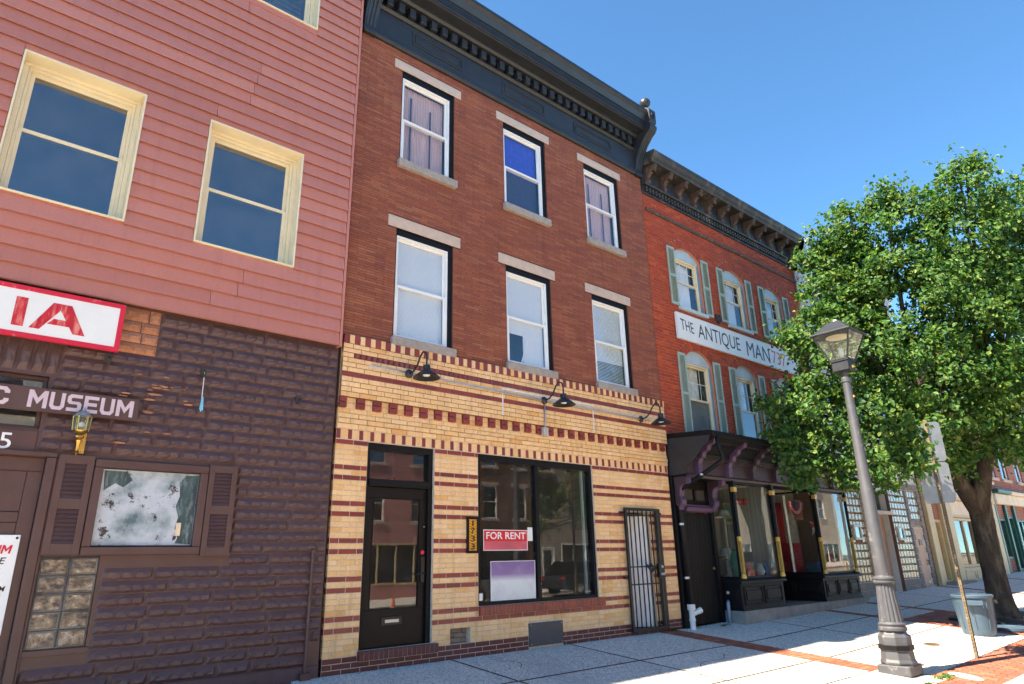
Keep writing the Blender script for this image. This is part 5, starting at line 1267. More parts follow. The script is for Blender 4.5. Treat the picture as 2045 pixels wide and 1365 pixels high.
for i, (x, y, w_, d_, h_, mt, lb) in enumerate(((9.55, -.1, .34, .3, .12, 'goods_0', 'folded red cloth in the left shop window'), (9.95, -.1, .36, .28, .09, 'goods_1', 'folded white cloth in the left shop window'), (13.0, .05, .42, .34, .22, 'goods_6', 'stack of teal folded fabric in the right shop window'), (13.6, .0, .44, .34, .30, 'goods_7', 'stack of dark red folded fabric in the right shop window'), (12.6, .45, .36, .34, .7, 'goods_0', 'red draped box behind the barn star'))):
    m_ = MB(); n_ = max(2, int(h_/.045))
    for k in range(n_): j = rg.uniform(-.012, .012); m_.box(x-w_/2+j, x+w_/2+j, y-d_/2, y+d_/2, .861+k*h_/n_, .861+(k+1)*h_/n_-.006)
    tag(m_.build('folded_cloth', mt, bevel=.01), lb, 'cloth')
for nm, lb, cat, x, y, mt, pr_ in (('table_lamp', 'cream shaded table lamp in the left antique shop window', 'lamp', 9.35, .25, 'goods_1', [(.001, 0), (.09, 0), (.03, .05), (.02, .3), (.03, .34), (.16, .36), (.10, .58), (.001, .58)]),
        ('copper_kettle', 'copper kettle on the red cloth in the left shop window', 'kettle', 10.05, .2, 'goods_3', [(.001, 0), (.12, 0), (.15, .08), (.12, .2), (.04, .24), (.02, .28), (.001, .28)]),
        ('milk_can', 'tall cream milk can in the right antique shop window', 'can', 13.85, .25, 'goods_5', [(.001, 0), (.14, 0), (.14, .4), (.08, .5), (.08, .58), (.11, .6), (.001, .6)]),
        ('teal_bowl', 'teal bowl on the red display in the right shop window', 'bowl', 12.95, .45, 'goods_6', [(.001, .0), (.06, .0), (.16, .1), (.15, .1), (.05, .02), (.001, .02)])):
    goods(nm, lb, cat, x, y, mt, pr_)
for x, y, z0, z1, w_, mt, lb in ((9.0, .9, 1.2, 2.6, .35, 'goods_5', 'tan hanging cloth at the back of the left shop window'), (9.7, .95, 1.1, 2.7, .5, 'goods_1', 'white hanging sheet at the back of the left shop window'), (13.1, .92, 1.1, 2.6, .45, 'goods_0', 'red hanging cloth at the back of the right shop window'), (13.75, .92, 1.0, 2.5, .4, 'goods_1', 'white hanging cloth at the back of the right shop window')):
    n_ = 16; m_ = MB()
    for i in range(n_):
        xa, xb = x-w_/2+w_*i/n_, x-w_/2+w_*(i+1)/n_; ya, yb_ = y+.025*math.sin(i*1.3), y+.025*math.sin((i+1)*1.3)
        m_.quad((xa, ya, z0), (xb, yb_, z0), (xb, yb_, z1), (xa, ya, z1))
    tag(m_.build('hanging_cloth', mt, smooth=True), lb, 'cloth')
for nm, lb, cat, x, y, mt, pr_ in (('red_lantern', 'red storm lantern at the front of the left shop window', 'lantern', 9.25, -.30, 'goods_0', [(.001, 0), (.08, 0), (.08, .04), (.05, .06), (.07, .16), (.05, .24), (.03, .3), (.001, .32)]),
        ('white_jug', 'white jug at the front of the left shop window', 'jug', 9.72, -.30, 'letter_white', [(.001, 0), (.06, 0), (.10, .1), (.05, .22), (.07, .26), (.001, .26)]),
        ('blue_bottle', 'blue bottle at the front of the left shop window', 'bottle', 9.95, -.31, 'goods_4', [(.001, 0), (.05, 0), (.05, .18), (.018, .24), (.018, .32), (.001, .32)]),
        ('pink_bowl', 'pink bowl at the front of the left shop window', 'bowl', 10.15, -.30, 'curtain_pink', [(.001, 0), (.05, 0), (.12, .09), (.11, .09), (.04, .02), (.001, .02)]),
        ('brown_crock', 'brown crock at the front of the right shop window', 'crock', 13.62, -.30, 'goods_3', [(.001, 0), (.10, 0), (.12, .1), (.10, .24), (.11, .26), (.001, .26)]),
        ('red_vase', 'tall red vase beside the barn star', 'vase', 12.95, -.30, 'goods_0', [(.001, 0), (.06, 0), (.09, .2), (.04, .42), (.06, .5), (.001, .5)]),
        ('white_pitcher', 'white pitcher at the right end of the antique shop display', 'pitcher', 13.85, -.28, 'letter_white', [(.001, 0), (.07, 0), (.09, .12), (.05, .26), (.06, .3), (.001, .3)])):
    goods(nm, lb, cat, x, y, mt, pr_)
for x, z, w_, h_, m1, lb in ((8.98, 1.95, .3, .4, 'goods_0', 'red framed picture hung at the left end of the shop window'), (10.05, 2.0, .36, .46, 'goods_2', 'green framed picture hung in the left shop window'), (13.35, 2.15, .4, .5, 'goods_7', 'dark red framed picture hung in the right shop window')):
    t_ = thing('picture', lb, 'picture', (x, .5, z)); MB().ring(x-w_/2, x+w_/2, z, z+h_, .04, .5, .53).build('frame', 'goods_3', t_, bevel=.006); MB().box(x-w_/2+.04, x+w_/2-.04, .515, .525, z+.04, z+h_-.04).build('print', m1, t_)
for i, x in enumerate((9.55, 9.78)): tag(MB().sphere((x, -.1, 2.42), .075, 14).tube([(x, -.1, 2.49), (x, -.1, 2.74)], .003, 4).build('glass_ball', 'sign_rent', smooth='auto'), ['red glass ball hanging over the folded red cloth in shop window', 'red glass ball hanging between folded red and white cloths'][i], 'ornament', 'red glass balls in the antique shop window')

# ================================================================ GLASS BLOCK BUILDING and the row beyond
gbh = thing('glass_block_building', 'grey white building with glass block front and white scrolled cornice', 'building', (17.5, 0, .2))
GX0, GX1 = 14.32, 20.60
p1 = (14.92, 16.14, .54, 3.15); p2 = (18.0, 19.30, .54, 3.15); p3 = (19.52, 20.42, 2.25, 3.15); d1 = (16.75, 17.86, .22, 2.35); d2 = (19.64, 20.22, .26, 2.06)
guw = [(a, a+1.0, z0, z0+1.7) for a in (15.1, 17.0, 18.9) for z0 in (4.6, 7.3)]
wall_sheet(MB(), GX0, GX1, -.1, 9.6, [p1, p2, p3, d1, d2, (16.75, 17.86, 2.45, 3.05)]+guw, .03, .25).build('wall', 'grey_white_stucco', gbh)
shell(gbh, 'party_wall', 'party_wall', GX0+.01, GX1-.01, 12, 9.5, .06)
gst = MB(); gw4 = []
for z0, z1, a, b in ((.10, .32, 14.42, 16.6), (.32, .53, 14.42, 16.6), (.14, .34, 17.98, 19.6), (.34, .53, 17.98, 19.6)):
    course(gw4, a, b, z0, z1, [], .42, a+(.2 if z0 > .3 else 0), -.01, 'G', g=.02)
for z in range(15):
    za, zb = .30+z*.19, .30+(z+1)*.19
    for a, b in ((19.32, 19.50+.06*(z % 2)), (20.34-.06*(z % 2), 20.56)):
        if za < 3.1: gw4.append((a, b, -.015, za+.006, zb-.006, 'G'))
course(gw4, 19.40, 20.5, 2.07, 2.24, [], .37, 19.4, -.012, 'G', g=.015); course(gw4, 19.32, 20.56, 3.16, 3.36, [], .3, 19.4, -.012, 'G', g=.015)
course(gw4, 14.42, 19.3, 3.16, 3.36, [(16.7, 17.9, 3, 3.5)], .4, 14.4, -.012, 'G', g=.015)
gwall = MB().box(14.42, 14.44, .026, .029, .5, .52).build('stone_trim', 'grey_trim_stone', gbh)
lay(gwall, gw4, {'G': 'grey_trim_stone'}, {'G': 'stone'}, d=.05, ch=.012)
bmesh_ = None
def blocks(op, nx, nz, skip=None):
    a, b, c_, d = op; w_, h_ = (b-a)/nx, (d-c_)/nz
    pn = MB().box(a, b, .05, .08, c_, d).build('block_panel', 'mortar_dark', gbh)
    me = MB().brick(-w_/2+.008, w_/2-.008, 0, -h_/2+.012, h_/2-.012, .05, .02).mesh(name='gb'); me.materials.append(M['glass_block_tan'])
    for i in range(nx):
        for j in range(nz):
            x, z = a+(i+.5)*w_, c_+(j+.5)*h_
            if skip and skip[0] < x < skip[1] and skip[2] < z < skip[3]: continue
            o = link('glass_block', me, pn); o.location = Vector((x, .018, z))-wloc(pn)
blocks(p1, 6, 13, (15.27, 15.71, 1.62, 2.04)); blocks(p2, 6, 13, (18.28, 18.69, 1.62, 2.04)); blocks(p3, 4, 4)
for a, b in ((15.27, 15.71), (18.28, 18.69)):
    f_ = MB().ring(a, b, 1.63, 2.03, .06, -.03, .05).build('small_window', 'white_trim', gbh, bevel=.006); MB().box(a+.06, b-.06, .0, .008, 1.69, 1.97).build('pane', 'pane_dark', f_)
MB().box(16.18, 16.26, -.06, .0, .2, 3.3).build('rain_pipe', 'black_paint', gbh)
MB().box(17.863, 17.90, -.06, .3, .2, 3.05).build('recess_side', 'brown_recess', gbh); MB().box(16.76, 17.85, .20, .24, .2, 2.34).build('door', 'tan_door', gbh)
MB().box(16.70, 17.95, -.10, .0, 2.35, 2.45).build('door_hood', 'tan_trim', gbh); MB().box(16.77, 17.86, .2, .21, 2.45, 3.05).build('transom', 'pane_dark', gbh)
d2o = MB().box(19.65, 20.21, .03, .07, .26, 2.05).build('door', 'tan_door', gbh, bevel=.005)
MB().box(19.83, 20.02, .015, .03, 1.48, 1.66).build('peephole', 'black_metal', d2o); MB().tube([(20.13, .03, 1.05), (20.18, -.03, .98), (20.13, .03, .90)], .01, 6).build('pull_handle', 'black_metal', d2o); MB().box(19.95, 20.1, .02, .03, .36, .44).build('kick_tag', 'galvanised', d2o)
for a, b, c_, d in guw:
    sash_window(gbh, a, b, c_, d, .08, fm='white_trim', gm='pane_dark'); box('sill', 'white_trim', gbh, a-.08, b+.08, -.06, .05, c_-.12, c_)
wc = MB().prism([(.03, 9.3), (-.10, 9.3), (-.14, 9.36), (-.12, 9.42), (-.12, 9.75), (-.30, 9.85), (-.40, 9.95), (-.46, 10.12), (-.46, 10.22), (.03, 10.3)], 'x', GX0, GX1).build('cornice', 'white_trim', gbh)
for x in (14.42, 16.4, 18.4, 20.45):
    pr_ = [(.0, 8.3), (-.16, 8.3), (-.20, 8.5), (-.16, 8.7), (-.24, 9.0), (-.38, 9.3), (-.36, 9.5), (-.48, 9.8), (-.52, 10.25), (0, 10.4)]
    k_ = MB().prism(pr_, 'x', x-.1, x+.1).build('scroll_console', 'white_trim', wc, bevel=.015)
    for z, yy in ((8.62, -.16), (9.15, -.26), (9.6, -.36)): MB().sphere((x-.105, yy*.6, z), .09, 10, 1).build('scroll_boss', 'white_trim', k_, smooth=True)

def row_house(name, label, x0, x1, h, mt, wins, ground, sy=1, yb=0.0, depth=11, group=None, cornice='black_paint', ww=(1.0, 1.75), fm='white_vinyl', zb=.3, gl='pane_dark', arch=False):
    """a plain house of the row: wall with real openings, sash windows, sills, lintels, cornice, roof"""
    t = thing(name, label, 'building', ((x0+x1)/2, yb, zb), group)
    ops = [(x-ww[0]/2, x+ww[0]/2, z, z+ww[1]) for x in wins[0] for z in wins[1]]+[g[:4] for g in ground]
    wl = wall_sheet(MB(), x0, x1, -.9, h, ops, yb, .22, sy).build('wall', mt, t)
    y0, y1 = (yb+.02*sy, yb+depth*sy); shell(t, 'party_wall', 'party_wall', x0+.01, x1-.01, y1, h-.1, y0, -.9)
    B = lambda a, b: (min(yb+sy*a, yb+sy*b), max(yb+sy*a, yb+sy*b))
    for x in wins[0]:
        for z in wins[1]:
            a, b = x-ww[0]/2, x+ww[0]/2
            f_ = sash_window(t, a, b, z, z+ww[1], yb+sy*.06, fm=fm, gm=gl, sy=sy)
            box('sill', 'sandstone', t, a-.08, b+.08, *B(-.07, .05), z-.12, z); box('lintel', 'sandstone', t, a-.1, b+.1, *B(-.02, .05), z+ww[1], z+ww[1]+.2)
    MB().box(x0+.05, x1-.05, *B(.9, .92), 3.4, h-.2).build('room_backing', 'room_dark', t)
    for g in ground:
        a, b, c_, d, kind, gm = g
        if kind == 'win':
            f_ = MB().ring(a, b, c_, d, .09, *B(-.02, .1)).build('show_window', gm, t, bevel=.01)
            n_ = max(1, round((b-a)/1.0))
            for i in range(1, n_): xx = interp(a, b, i/n_); MB().box(xx-.035, xx+.035, *B(-.01, .09), c_+.09, d-.09).build('mullion', gm, f_)
            MB().box(a+.09, b-.09, *B(.04, .05), c_+.09, d-.09).build('pane', 'pane_shop', f_)
        else:
            f_ = MB().ring(a, b, c_, d, .08, *B(-.02, .1)).build('door_frame', gm, t, bevel=.01)
            dd = MB().ring(a+.08, b-.08, c_+.02, d-.08, .12, *B(.1, .14), tb=.7).box(a+.2, b-.2, *B(.115, .135), c_+.1, c_+.62).build('door', gm, t, bevel=.006); MB().box(a+.2, b-.2, *B(.115, .12), c_+.72, d-.2).build('pane', 'pane_dark', dd)
    MB().box(x0+.05, x1-.05, *B(2.0, 2.02), zb-.3, 3.4).build('room_backing', 'room_tan', t)
    cn = MB().add([(x, yb+sy*y, z) for x in (x0, x1) for y, z in ((.0, h-.5), (-.12, h-.5), (-.16, h-.3), (-.40, h-.12), (-.46, h), (-.46, h+.12), (.0, h+.2))], [(i, i+1, i+8, i+7) for i in range(6)]+[(6, 5, 4, 3, 2, 1, 0), tuple(range(7, 14))]).build('cornice', cornice, t)
    n_ = int((x1-x0)/.7)
    for i in range(n_+1):
        x = interp(x0+.15, x1-.15, i/n_); MB().box(x-.06, x+.06, *B(-.36, -.02), h-.44, h-.12).build('bracket', cornice, cn, bevel=.02)
    return t
ch = row_house('cream_shop_house', 'house with cream painted storefront next to the glass block building', 20.62, 28.0, 8.8, 'far_red_brick', ([22.0, 24.3, 26.6], [4.5, 6.7]),
               [(21.15, 21.95, .32, 2.30, 'door', 'cream_front'), (23.05, 25.35, .75, 2.40, 'win', 'cream_front'), (26.0, 27.2, .4, 2.4, 'win', 'cream_front')], cornice='cream_front', zb=.3)
for a, b in ((20.66, 21.12), (22.0, 22.95), (25.4, 25.95), (27.25, 27.98)): box('pilaster', 'cream_front', ch, a, b, -.12, .01, .2, 3.0, bevel=.015)
box('shop_fascia', 'cream_front', ch, 20.64, 27.98, -.16, .01, 3.0, 3.75, bevel=.02); box('fascia_cap', 'cream_front', ch, 20.62, 28.0, -.3, .01, 3.76, 3.9, bevel=.02)
sgp = box('fascia_board', 'sign_white', ch, 23.6, 26.4, -.19, -.162, 3.12, 3.62); box('stall_riser', 'cream_front', ch, 22.96, 25.38, -.08, .01, .2, .74, bevel=.02)
for a, b in ((23.1, 24.1), (24.25, 25.25)): MB().ring(a, b, .34, .66, .05, -.1, -.075).build('panel', 'cream_front', ch, bevel=.01)
MB().box(21.0, 23.0, -.4, .0, .2, .36).build('step', 'plinth_concrete', ch)
box('transom_rail', 'cream_front', ch, 22.96, 25.38, -.06, .01, 2.42, 2.5); box('transom_band', 'far_beige', ch, 22.96, 25.38, -.03, .01, 2.5, 2.99)
gh = row_house('green_front_house', 'red brick house with dark green storefront trim beyond the tree', 28.05, 38.0, 9.3, 'far_red_brick', ([29.2, 31.0, 33.2, 35.0, 36.8], [4.15, 6.7]),
               [(28.3, 29.35, .95, 2.5, 'win', 'green_front'), (29.65, 30.55, .5, 2.6, 'door', 'green_front'), (30.8, 32.6, .95, 2.5, 'win', 'green_front'), (33.2, 35.2, .9, 2.5, 'win', 'green_front'), (35.6, 37.4, .9, 2.5, 'win', 'green_front')], cornice='green_front', zb=.45)
box('shop_fascia', 'far_beige', gh, 28.1, 37.9, -.22, .01, 3.05, 3.45, bevel=.02); box('fascia_cap', 'green_front', gh, 28.08, 29.9, -.35, .01, 3.46, 3.62, bevel=.03); box('fascia_cap', 'far_beige', gh, 29.92, 37.92, -.35, .01, 3.46, 3.60, bevel=.03)
for x in (28.12, 29.42, 30.6, 32.65, 35.3, 37.5): box('pilaster', 'green_front', gh, x, x+.2, -.1, .01, .3, 3.04, bevel=.01)
row_house('pink_corner_house', 'pink rendered house at the far end of the row', 38.05, 47.0, 8.2, 'far_pink', ([39.5, 41.5, 43.5, 45.5], [3.9, 6.0]), [(40, 43, .9, 2.8, 'win', 'white_trim')], zb=.6, cornice='white_trim')
row_house('brick_end_house', 'brown brick house closing the far end of the row', 47.05, 60.0, 9.5, 'far_brown_brick', ([48.5, 51, 54, 57], [4.2, 6.7]), [(49, 52, 1.0, 3.0, 'win', 'white_trim')], zb=.7)

# ================================================================ ACROSS THE STREET (what the panes mirror)
zo = zroad(0, -17)+.14
def far_side(x0, x1, h, mt, nm, lb, cols_, floors, gm, cor):
    n_ = cols_; xs = [interp(x0, x1, (i+.5)/n_) for i in range(n_)]
    row_house(nm, lb, x0, x1, h, mt, (xs, floors), [(x0+.5, x0+1.5, zo+.1, zo+2.4, 'door', gm), (x0+2.0, x1-.5, zo+.7, zo+2.6, 'win', gm)], sy=-1, yb=-20.5, cornice=cor, zb=zo, group='row across the street')
for x0, x1, h, mt, lb, n_, fl_s, gm, cor in (
    (-13, -6, 10, 'far_red_brick', 'red brick house across the street with white shop trim', 3, [3.6, 6.5], 'white_trim', 'white_trim'),
    (-5.95, .5, 10.2, 'far_beige', 'beige rendered house across the street with green shop trim', 3, [3.7, 6.6], 'green_front', 'white_trim'),
    (.55, 8.2, 9.8, 'far_grey_stone', 'small grey stone house across the street beside beige house', 3, [3.4, 6.3], 'black_paint', 'white_trim'),
    (8.25, 15.8, 9.2, 'far_pink', 'pink rendered house across the street mirrored in shop door', 3, [3.2, 6.0], 'cream_front', 'grey_white_stucco'),
    (15.85, 22.2, 9.6, 'far_brown_brick', 'brown brick house across the street mirrored in show window', 3, [3.5, 6.3], 'dull_purple', 'cream_front'),
    (22.25, 31, 9.6, 'far_grey_stone', 'wide grey stone house across the street mirrored in show window', 4, [3.5, 6.3], 'white_trim', 'white_trim'),
    (31.05, 37, 8.8, 'far_red_brick', 'narrow red brick house across the street beside grey stone house', 3, [4.2, 6.5], 'white_trim', 'cream_front'),
    (37.05, 58, 9.2, 'far_beige', 'long beige house across the street mirrored in antique shop panes', 4, [4.2, 6.6], 'white_trim', 'white_trim')):
    far_side(x0, x1, h, mt, 'opposite_house', lb, n_, fl_s, gm, cor)

mat('car_silver', (.34, .35, .36), .25, .03, 2, 0, metal=.7); mat('car_dark', (.03, .035, .045), .2, .05, 2, 0, metal=.3); mat('tyre', (.02, .02, .02), .85); mat('rim', (.5, .5, .5), .3, metal=.9); mat('head_lens', (.7, .7, .7), .15); mat('tail_red', (.4, .01, .01), .2); glass('car_glass', (.1, .11, .12), 1.6)
mat('cone_orange', (.75, .13, .02), .5)
def car(x, y, mt, label):
    z0 = zroad(x, y); t = thing('parked_car', label, 'car', (x, y, z0), 'cars parked across the street')
    # stations: along, half width at sill / belt, sill z, belt z
    st = [(-2.25, .70, .74, .42, .70), (-2.15, .82, .84, .30, .86), (-1.4, .88, .90, .22, .96), (-.4, .89, .91, .20, .98), (.8, .89, .91, .20, .97), (1.5, .87, .88, .22, .93), (2.1, .80, .78, .30, .80), (2.28, .66, .66, .42, .66)]
    m_ = MB(); vs = []
    for a, w0, w1, s_, b_ in st: vs += [(x+a, y-w0, z0+s_), (x+a, y-w1, z0+(s_+b_)/2+.08), (x+a, y-w1*.94, z0+b_), (x+a, y+w1*.94, z0+b_), (x+a, y+w1, z0+(s_+b_)/2+.08), (x+a, y+w0, z0+s_)]
    fs_ = [(i*6+j, i*6+(j+1) % 6, (i+1)*6+(j+1) % 6, (i+1)*6+j) for i in range(len(st)-1) for j in range(6)]+[tuple(range(5, -1, -1)), tuple(range((len(st)-1)*6, len(st)*6))]
    bd = m_.add(vs, fs_).build('body', mt, t, smooth='auto', bevel=.03)
    rf = [(-2.0, .78, .90), (-1.45, .66, 1.48), (.25, .66, 1.52), (.75, .64, 1.46), (1.35, .74, .96)]
    v2 = []
    for a, w0, z_ in rf: v2 += [(x+a, y-w0, z0+z_), (x+a, y+w0, z0+z_)]
    hb_ = [(x-2.0, y-.82, z0+.90), (x-2.0, y+.82, z0+.90), (x+1.35, y+.82, z0+.94), (x+1.35, y-.82, z0+.94)]
    MB().add(v2[2:8], [(0, 2, 3, 1), (2, 4, 5, 3)]).build('roof', mt, t, smooth=True)
    g_ = MB().add(v2, [(0, 2, 3, 1), (6, 8, 9, 7)]); g_.add([v2[0], v2[2], v2[4], v2[6], v2[8]], [(0, 1, 2, 3, 4)]); g_.add([v2[1], v2[3], v2[5], v2[7], v2[9]], [(4, 3, 2, 1, 0)]); g_.build('window_glass', 'car_glass', t)
    for a in (-1.35, 1.38):
        for s_ in (-1, 1):
            yy = y+s_*.80; n_ = 20
            w_ = MB().add([(x+a+r*math.cos(2*math.pi*j/n_), yy+s_*d_, z0+.33+r*math.sin(2*math.pi*j/n_)) for r, d_ in ((.2, -.1), (.33, -.1), (.33, .1), (.21, .12)) for j in range(n_)], [(i*n_+j, i*n_+(j+1) % n_, (i+1)*n_+(j+1) % n_, (i+1)*n_+j) for i in range(3) for j in range(n_)]).build('wheel', 'tyre', t, smooth='auto')
            MB().add([(x+a+r*math.cos(2*math.pi*j/n_), yy+s_*d_, z0+.33+r*math.sin(2*math.pi*j/n_)) for r, d_ in ((.21, .115), (.18, .09), (.05, .11)) for j in range(n_)], [(i*n_+j, i*n_+(j+1) % n_, (i+1)*n_+(j+1) % n_, (i+1)*n_+j) for i in range(2) for j in range(n_)]+[tuple(range(40, 60))]).build('rim', 'rim', w_)
    for s_ in (-1, 1):
        MB().box(x+2.12, x+2.25, y+s_*.62-.12, y+s_*.62+.12, z0+.62, z0+.72).build('headlight', 'head_lens', t, bevel=.02); MB().box(x-2.26, x-2.12, y+s_*.66-.1, y+s_*.66+.1, z0+.66, z0+.80).build('tail_light', 'tail_red', t, bevel=.02)
    return t
car(14.6, -14.9, 'car_silver', 'silver car parked across the street before the pink house'); car(20.4, -14.9, 'car_dark', 'dark car parked across the street before the brown brick house'); car(33.0, -14.9, 'car_silver', 'silver car parked across the street before the narrow red brick house')
cn = thing('traffic_cone', 'orange traffic cone with white band on the road by parked cars', 'cone', (8.3, -12.2, zroad(8.3, -12.2)))
zc = zroad(8.3, -12.2)
MB().box(8.12, 8.48, -12.38, -12.02, zc, zc+.03).lathe([(.13, zc+.03), (.035, zc+.7), (.001, zc+.7)], (8.3, -12.2, 0), 14).build('body', 'cone_orange', cn); MB().lathe([(.107, zc+.22), (.078, zc+.42)], (8.3, -12.2, 0), 14).build('band', 'letter_white', cn)

# ================================================================ STREET LAMP
LX, LY = 6.72, -3.97; LZ = zg(LX, LY)-.005
lp = thing('street_lamp', 'dark grey street lamp with tapered lantern and fluted base on the pavement', 'street lamp', (LX, LY, LZ))
mat('lamp_post_paint', (.058, .060, .070), .5, .15, 6, .08, 60, wear=((.22, .2, .2), .60, .70, 6.0), dirt=.2, dirtc=(.09, .07, .06))
MB().box(LX-.215, LX+.215, LY-.215, LY+.215, LZ, LZ+.13).build('base_plate', 'lamp_post_paint', lp, bevel=.012)
Z0 = LZ+.13
MB().lathe([(.225, Z0), (.235, Z0+.03), (.215, Z0+.07), (.205, Z0+.18), (.212, Z0+.30), (.212, Z0+.36), (.18, Z0+.39), (.165, Z0+.42)], (LX, LY, 0), 8, R(22.5)).build('octagon_base', 'lamp_post_paint', lp, bevel=.006)
MB().lathe([(.225, Z0+.19), (.225, Z0+.25)], (LX, LY, 0), 8, R(22.5)).build('base_band', 'black_paint', lp)
MB().lathe([(.165, Z0+.42), (.185, Z0+.44), (.185, Z0+.47), (.165, Z0+.49), (.18, Z0+.52), (.15, Z0+.55)], (LX, LY, 0), 24).build('base_collar', 'lamp_post_paint', lp, smooth='auto')
fl_ = MB(); n = 48; za, zb = Z0+.55, .86; vs = []
for z, r in ((za, .155), (zb, .115)):
    vs += [(LX+(r-(.012 if j % 3 == 0 else 0))*math.cos(2*math.pi*j/n), LY+(r-(.012 if j % 3 == 0 else 0))*math.sin(2*math.pi*j/n), z) for j in range(n)]
fl_.add(vs, [(j, (j+1) % n, n+(j+1) % n, n+j) for j in range(n)]).build('fluted_shaft', 'lamp_post_paint', lp)
MB().lathe([(.115, .86), (.145, .87), (.15, .89), (.13, .905), (.145, .92), (.145, .94), (.115, .955), (.105, .97)], (LX, LY, 0), 24).build('shaft_collar', 'lamp_post_paint', lp, smooth='auto')
MB().lathe([(.098, .97), (.088, 2.2), (.084, 2.22), (.062, 3.85), (.074, 3.86), (.074, 3.93), (.04, 3.95), (.05, 3.98), (.04, 4.05)], (LX, LY, 0), 24).build('pole', 'lamp_post_paint', lp, smooth='auto')
MB().box(LX-.13, LX+.13, LY-.13, LY+.13, 4.03, 4.20).build('fitter', 'lamp_grey', lp, bevel=.008)
MB().box(LX-.145, LX+.145, LY-.145, LY+.145, 4.185, 4.21).build('fitter_rim', 'lamp_grey', lp)
MB().lathe([(.001, 0), (.04, 0), (.04, .008), (.001, .008)], (0, 0, 0), 12)
MB().sphere((LX, LY-.135, 4.10), .035, 12).build('photo_cell', 'brass', lp)
MB().box(LX-.03, LX+.01, LY-.085, LY-.07, 3.60, 3.63).build('yellow_tag', 'number_orange', lp)
w0, w1, z0_, z1_ = .135, .285, 4.21, 4.63
lan = MB().ring(LX-w0-.01, LX+w0+.01, 0, 1, .02, 0, 1)
lan.v = [(p[0], LY-w0-.01+p[2]*(2*w0+.02), 4.205+p[1]*.015) for p in lan.v]; lan = lan.build('lantern_cage', 'lamp_grey', lp)
for sx in (-1, 1):
    for sy in (-1, 1): MB().tube([(LX+sx*w0, LY+sy*w0, z0_), (LX+sx*w1, LY+sy*w1, z1_)], .016, 4).build('corner_bar', 'lamp_grey', lan)
q = [(-1, -1), (1, -1), (1, 1), (-1, 1)]
for i in range(4):
    a, b = q[i], q[(i+1) % 4]
    MB().quad((LX+a[0]*w0, LY+a[1]*w0, z0_), (LX+b[0]*w0, LY+b[1]*w0, z0_), (LX+b[0]*w1, LY+b[1]*w1, z1_), (LX+a[0]*w1, LY+a[1]*w1, z1_)).build('lantern_pane', 'pane_lamp', lan)
e_ = .325; hd = MB()
vs = [(LX+s*x, LY+s*y, z) for s, z in ((e_, 4.625), (e_, 4.65), (.27, 4.68), (.10, 4.86), (.06, 4.875)) for x, y in q]
hd.add(vs, [(i*4+j, i*4+(j+1) % 4, (i+1)*4+(j+1) % 4, (i+1)*4+j) for i in range(4) for j in range(4)]+[(16, 17, 18, 19), (3, 2, 1, 0)]).build('lantern_roof', 'lamp_grey', lp, bevel=.006)
MB().lathe([(.03, 4.875), (.03, 4.91), (.001, 4.92)], (LX, LY, 0), 12).build('sensor', 'letter_white', lp)
MB().lathe([(.035, 4.21), (.035, 4.25), (.03, 4.25)], (LX, LY, 0), 12).build('socket', 'brass', lan); MB().lathe([(.03, 4.25), (.045, 4.33), (.03, 4.42), (.001, 4.44)], (LX, LY, 0), 12).build('bulb', 'bulb_white', lan, smooth=True)
MB().lathe([(.19, 4.61), (.17, 4.615), (.06, 4.60), (.001, 4.60)], (LX, LY, 0), 16).build('reflector', 'cream_paint', lan, smooth='auto')

# ================================================================ SIGN POST, BIN
PX, PY = 8.92, -4.24; PZ = zg(PX, PY)
sp = thing('sign_post', 'perforated steel post with two parking signs seen from behind', 'sign post', (PX, PY, PZ))
MB().box(PX-.03, PX+.03, PY-.005, PY+.002, PZ-.1, 3.46).box(PX-.03, PX-.024, PY-.04, PY-.005, PZ-.1, 3.46).box(PX+.024, PX+.03, PY-.04, PY-.005, PZ-.1, 3.46).build('channel_post', 'post_tan', sp)
hl = MB()
for i in range(66): z = PZ+.1+i*.05; hl.box(PX-.0335, PX-.0302, PY-.026, PY-.015, z, z+.016)
hl.build('holes', 'black_metal', sp, kind='stuff')
def plate(x, y, z0, z1, w_, ang, nm='sign_plate', mt='sign_back'):
    m_ = MB(); ca, sa = math.cos(ang), math.sin(ang); r = .04
    pts = [(-w_/2+r, z0), (w_/2-r, z0), (w_/2, z0+r), (w_/2, z1-r), (w_/2-r, z1), (-w_/2+r, z1), (-w_/2, z1-r), (-w_/2, z0+r)]
    m_.prism(pts, 'y', 0, .006); m_.v = [(x+p[0]*ca-p[1]*sa, y+p[0]*sa+p[1]*ca, p[2]) for p in m_.v]
    return m_.build(nm, mt, sp)
plate(PX, PY+.008, 2.74, 3.42, .46, R(-62)); plate(PX, PY+.008, 2.05, 2.725, .46, R(-62))
bx, by = 11.42, -3.62; bz = zg(bx, by)-.01
bn = thing('rubbish_bin', 'blue grey round plastic rubbish bin without lid beside the tree', 'bin', (bx, by, bz))
MB().lathe([(.001, .0), (.25, 0), (.265, .03), (.275, .10), (.315, .62), (.325, .66), (.34, .66), (.345, .70), (.33, .715), (.305, .71), (.30, .66), (.26, .10), (.24, .04), (.001, .04)], (bx, by, bz), 32).build('bin_body', 'bin_blue', bn, smooth='auto')
for a in (R(20), R(200)):
    ca, sa = math.cos(a), math.sin(a); m_ = MB().box(.30, .40, -.13, .13, .60, .62).box(.385, .405, -.13, .13, .54, .62).box(.32, .395, -.13, -.115, .50, .60).box(.32, .395, .115, .13, .50, .60)
    m_.v = [(bx+p[0]*ca-p[1]*sa, by+p[0]*sa+p[1]*ca, bz+p[2]) for p in m_.v]; m_.build('handle', 'bin_blue', bn, bevel=.006)
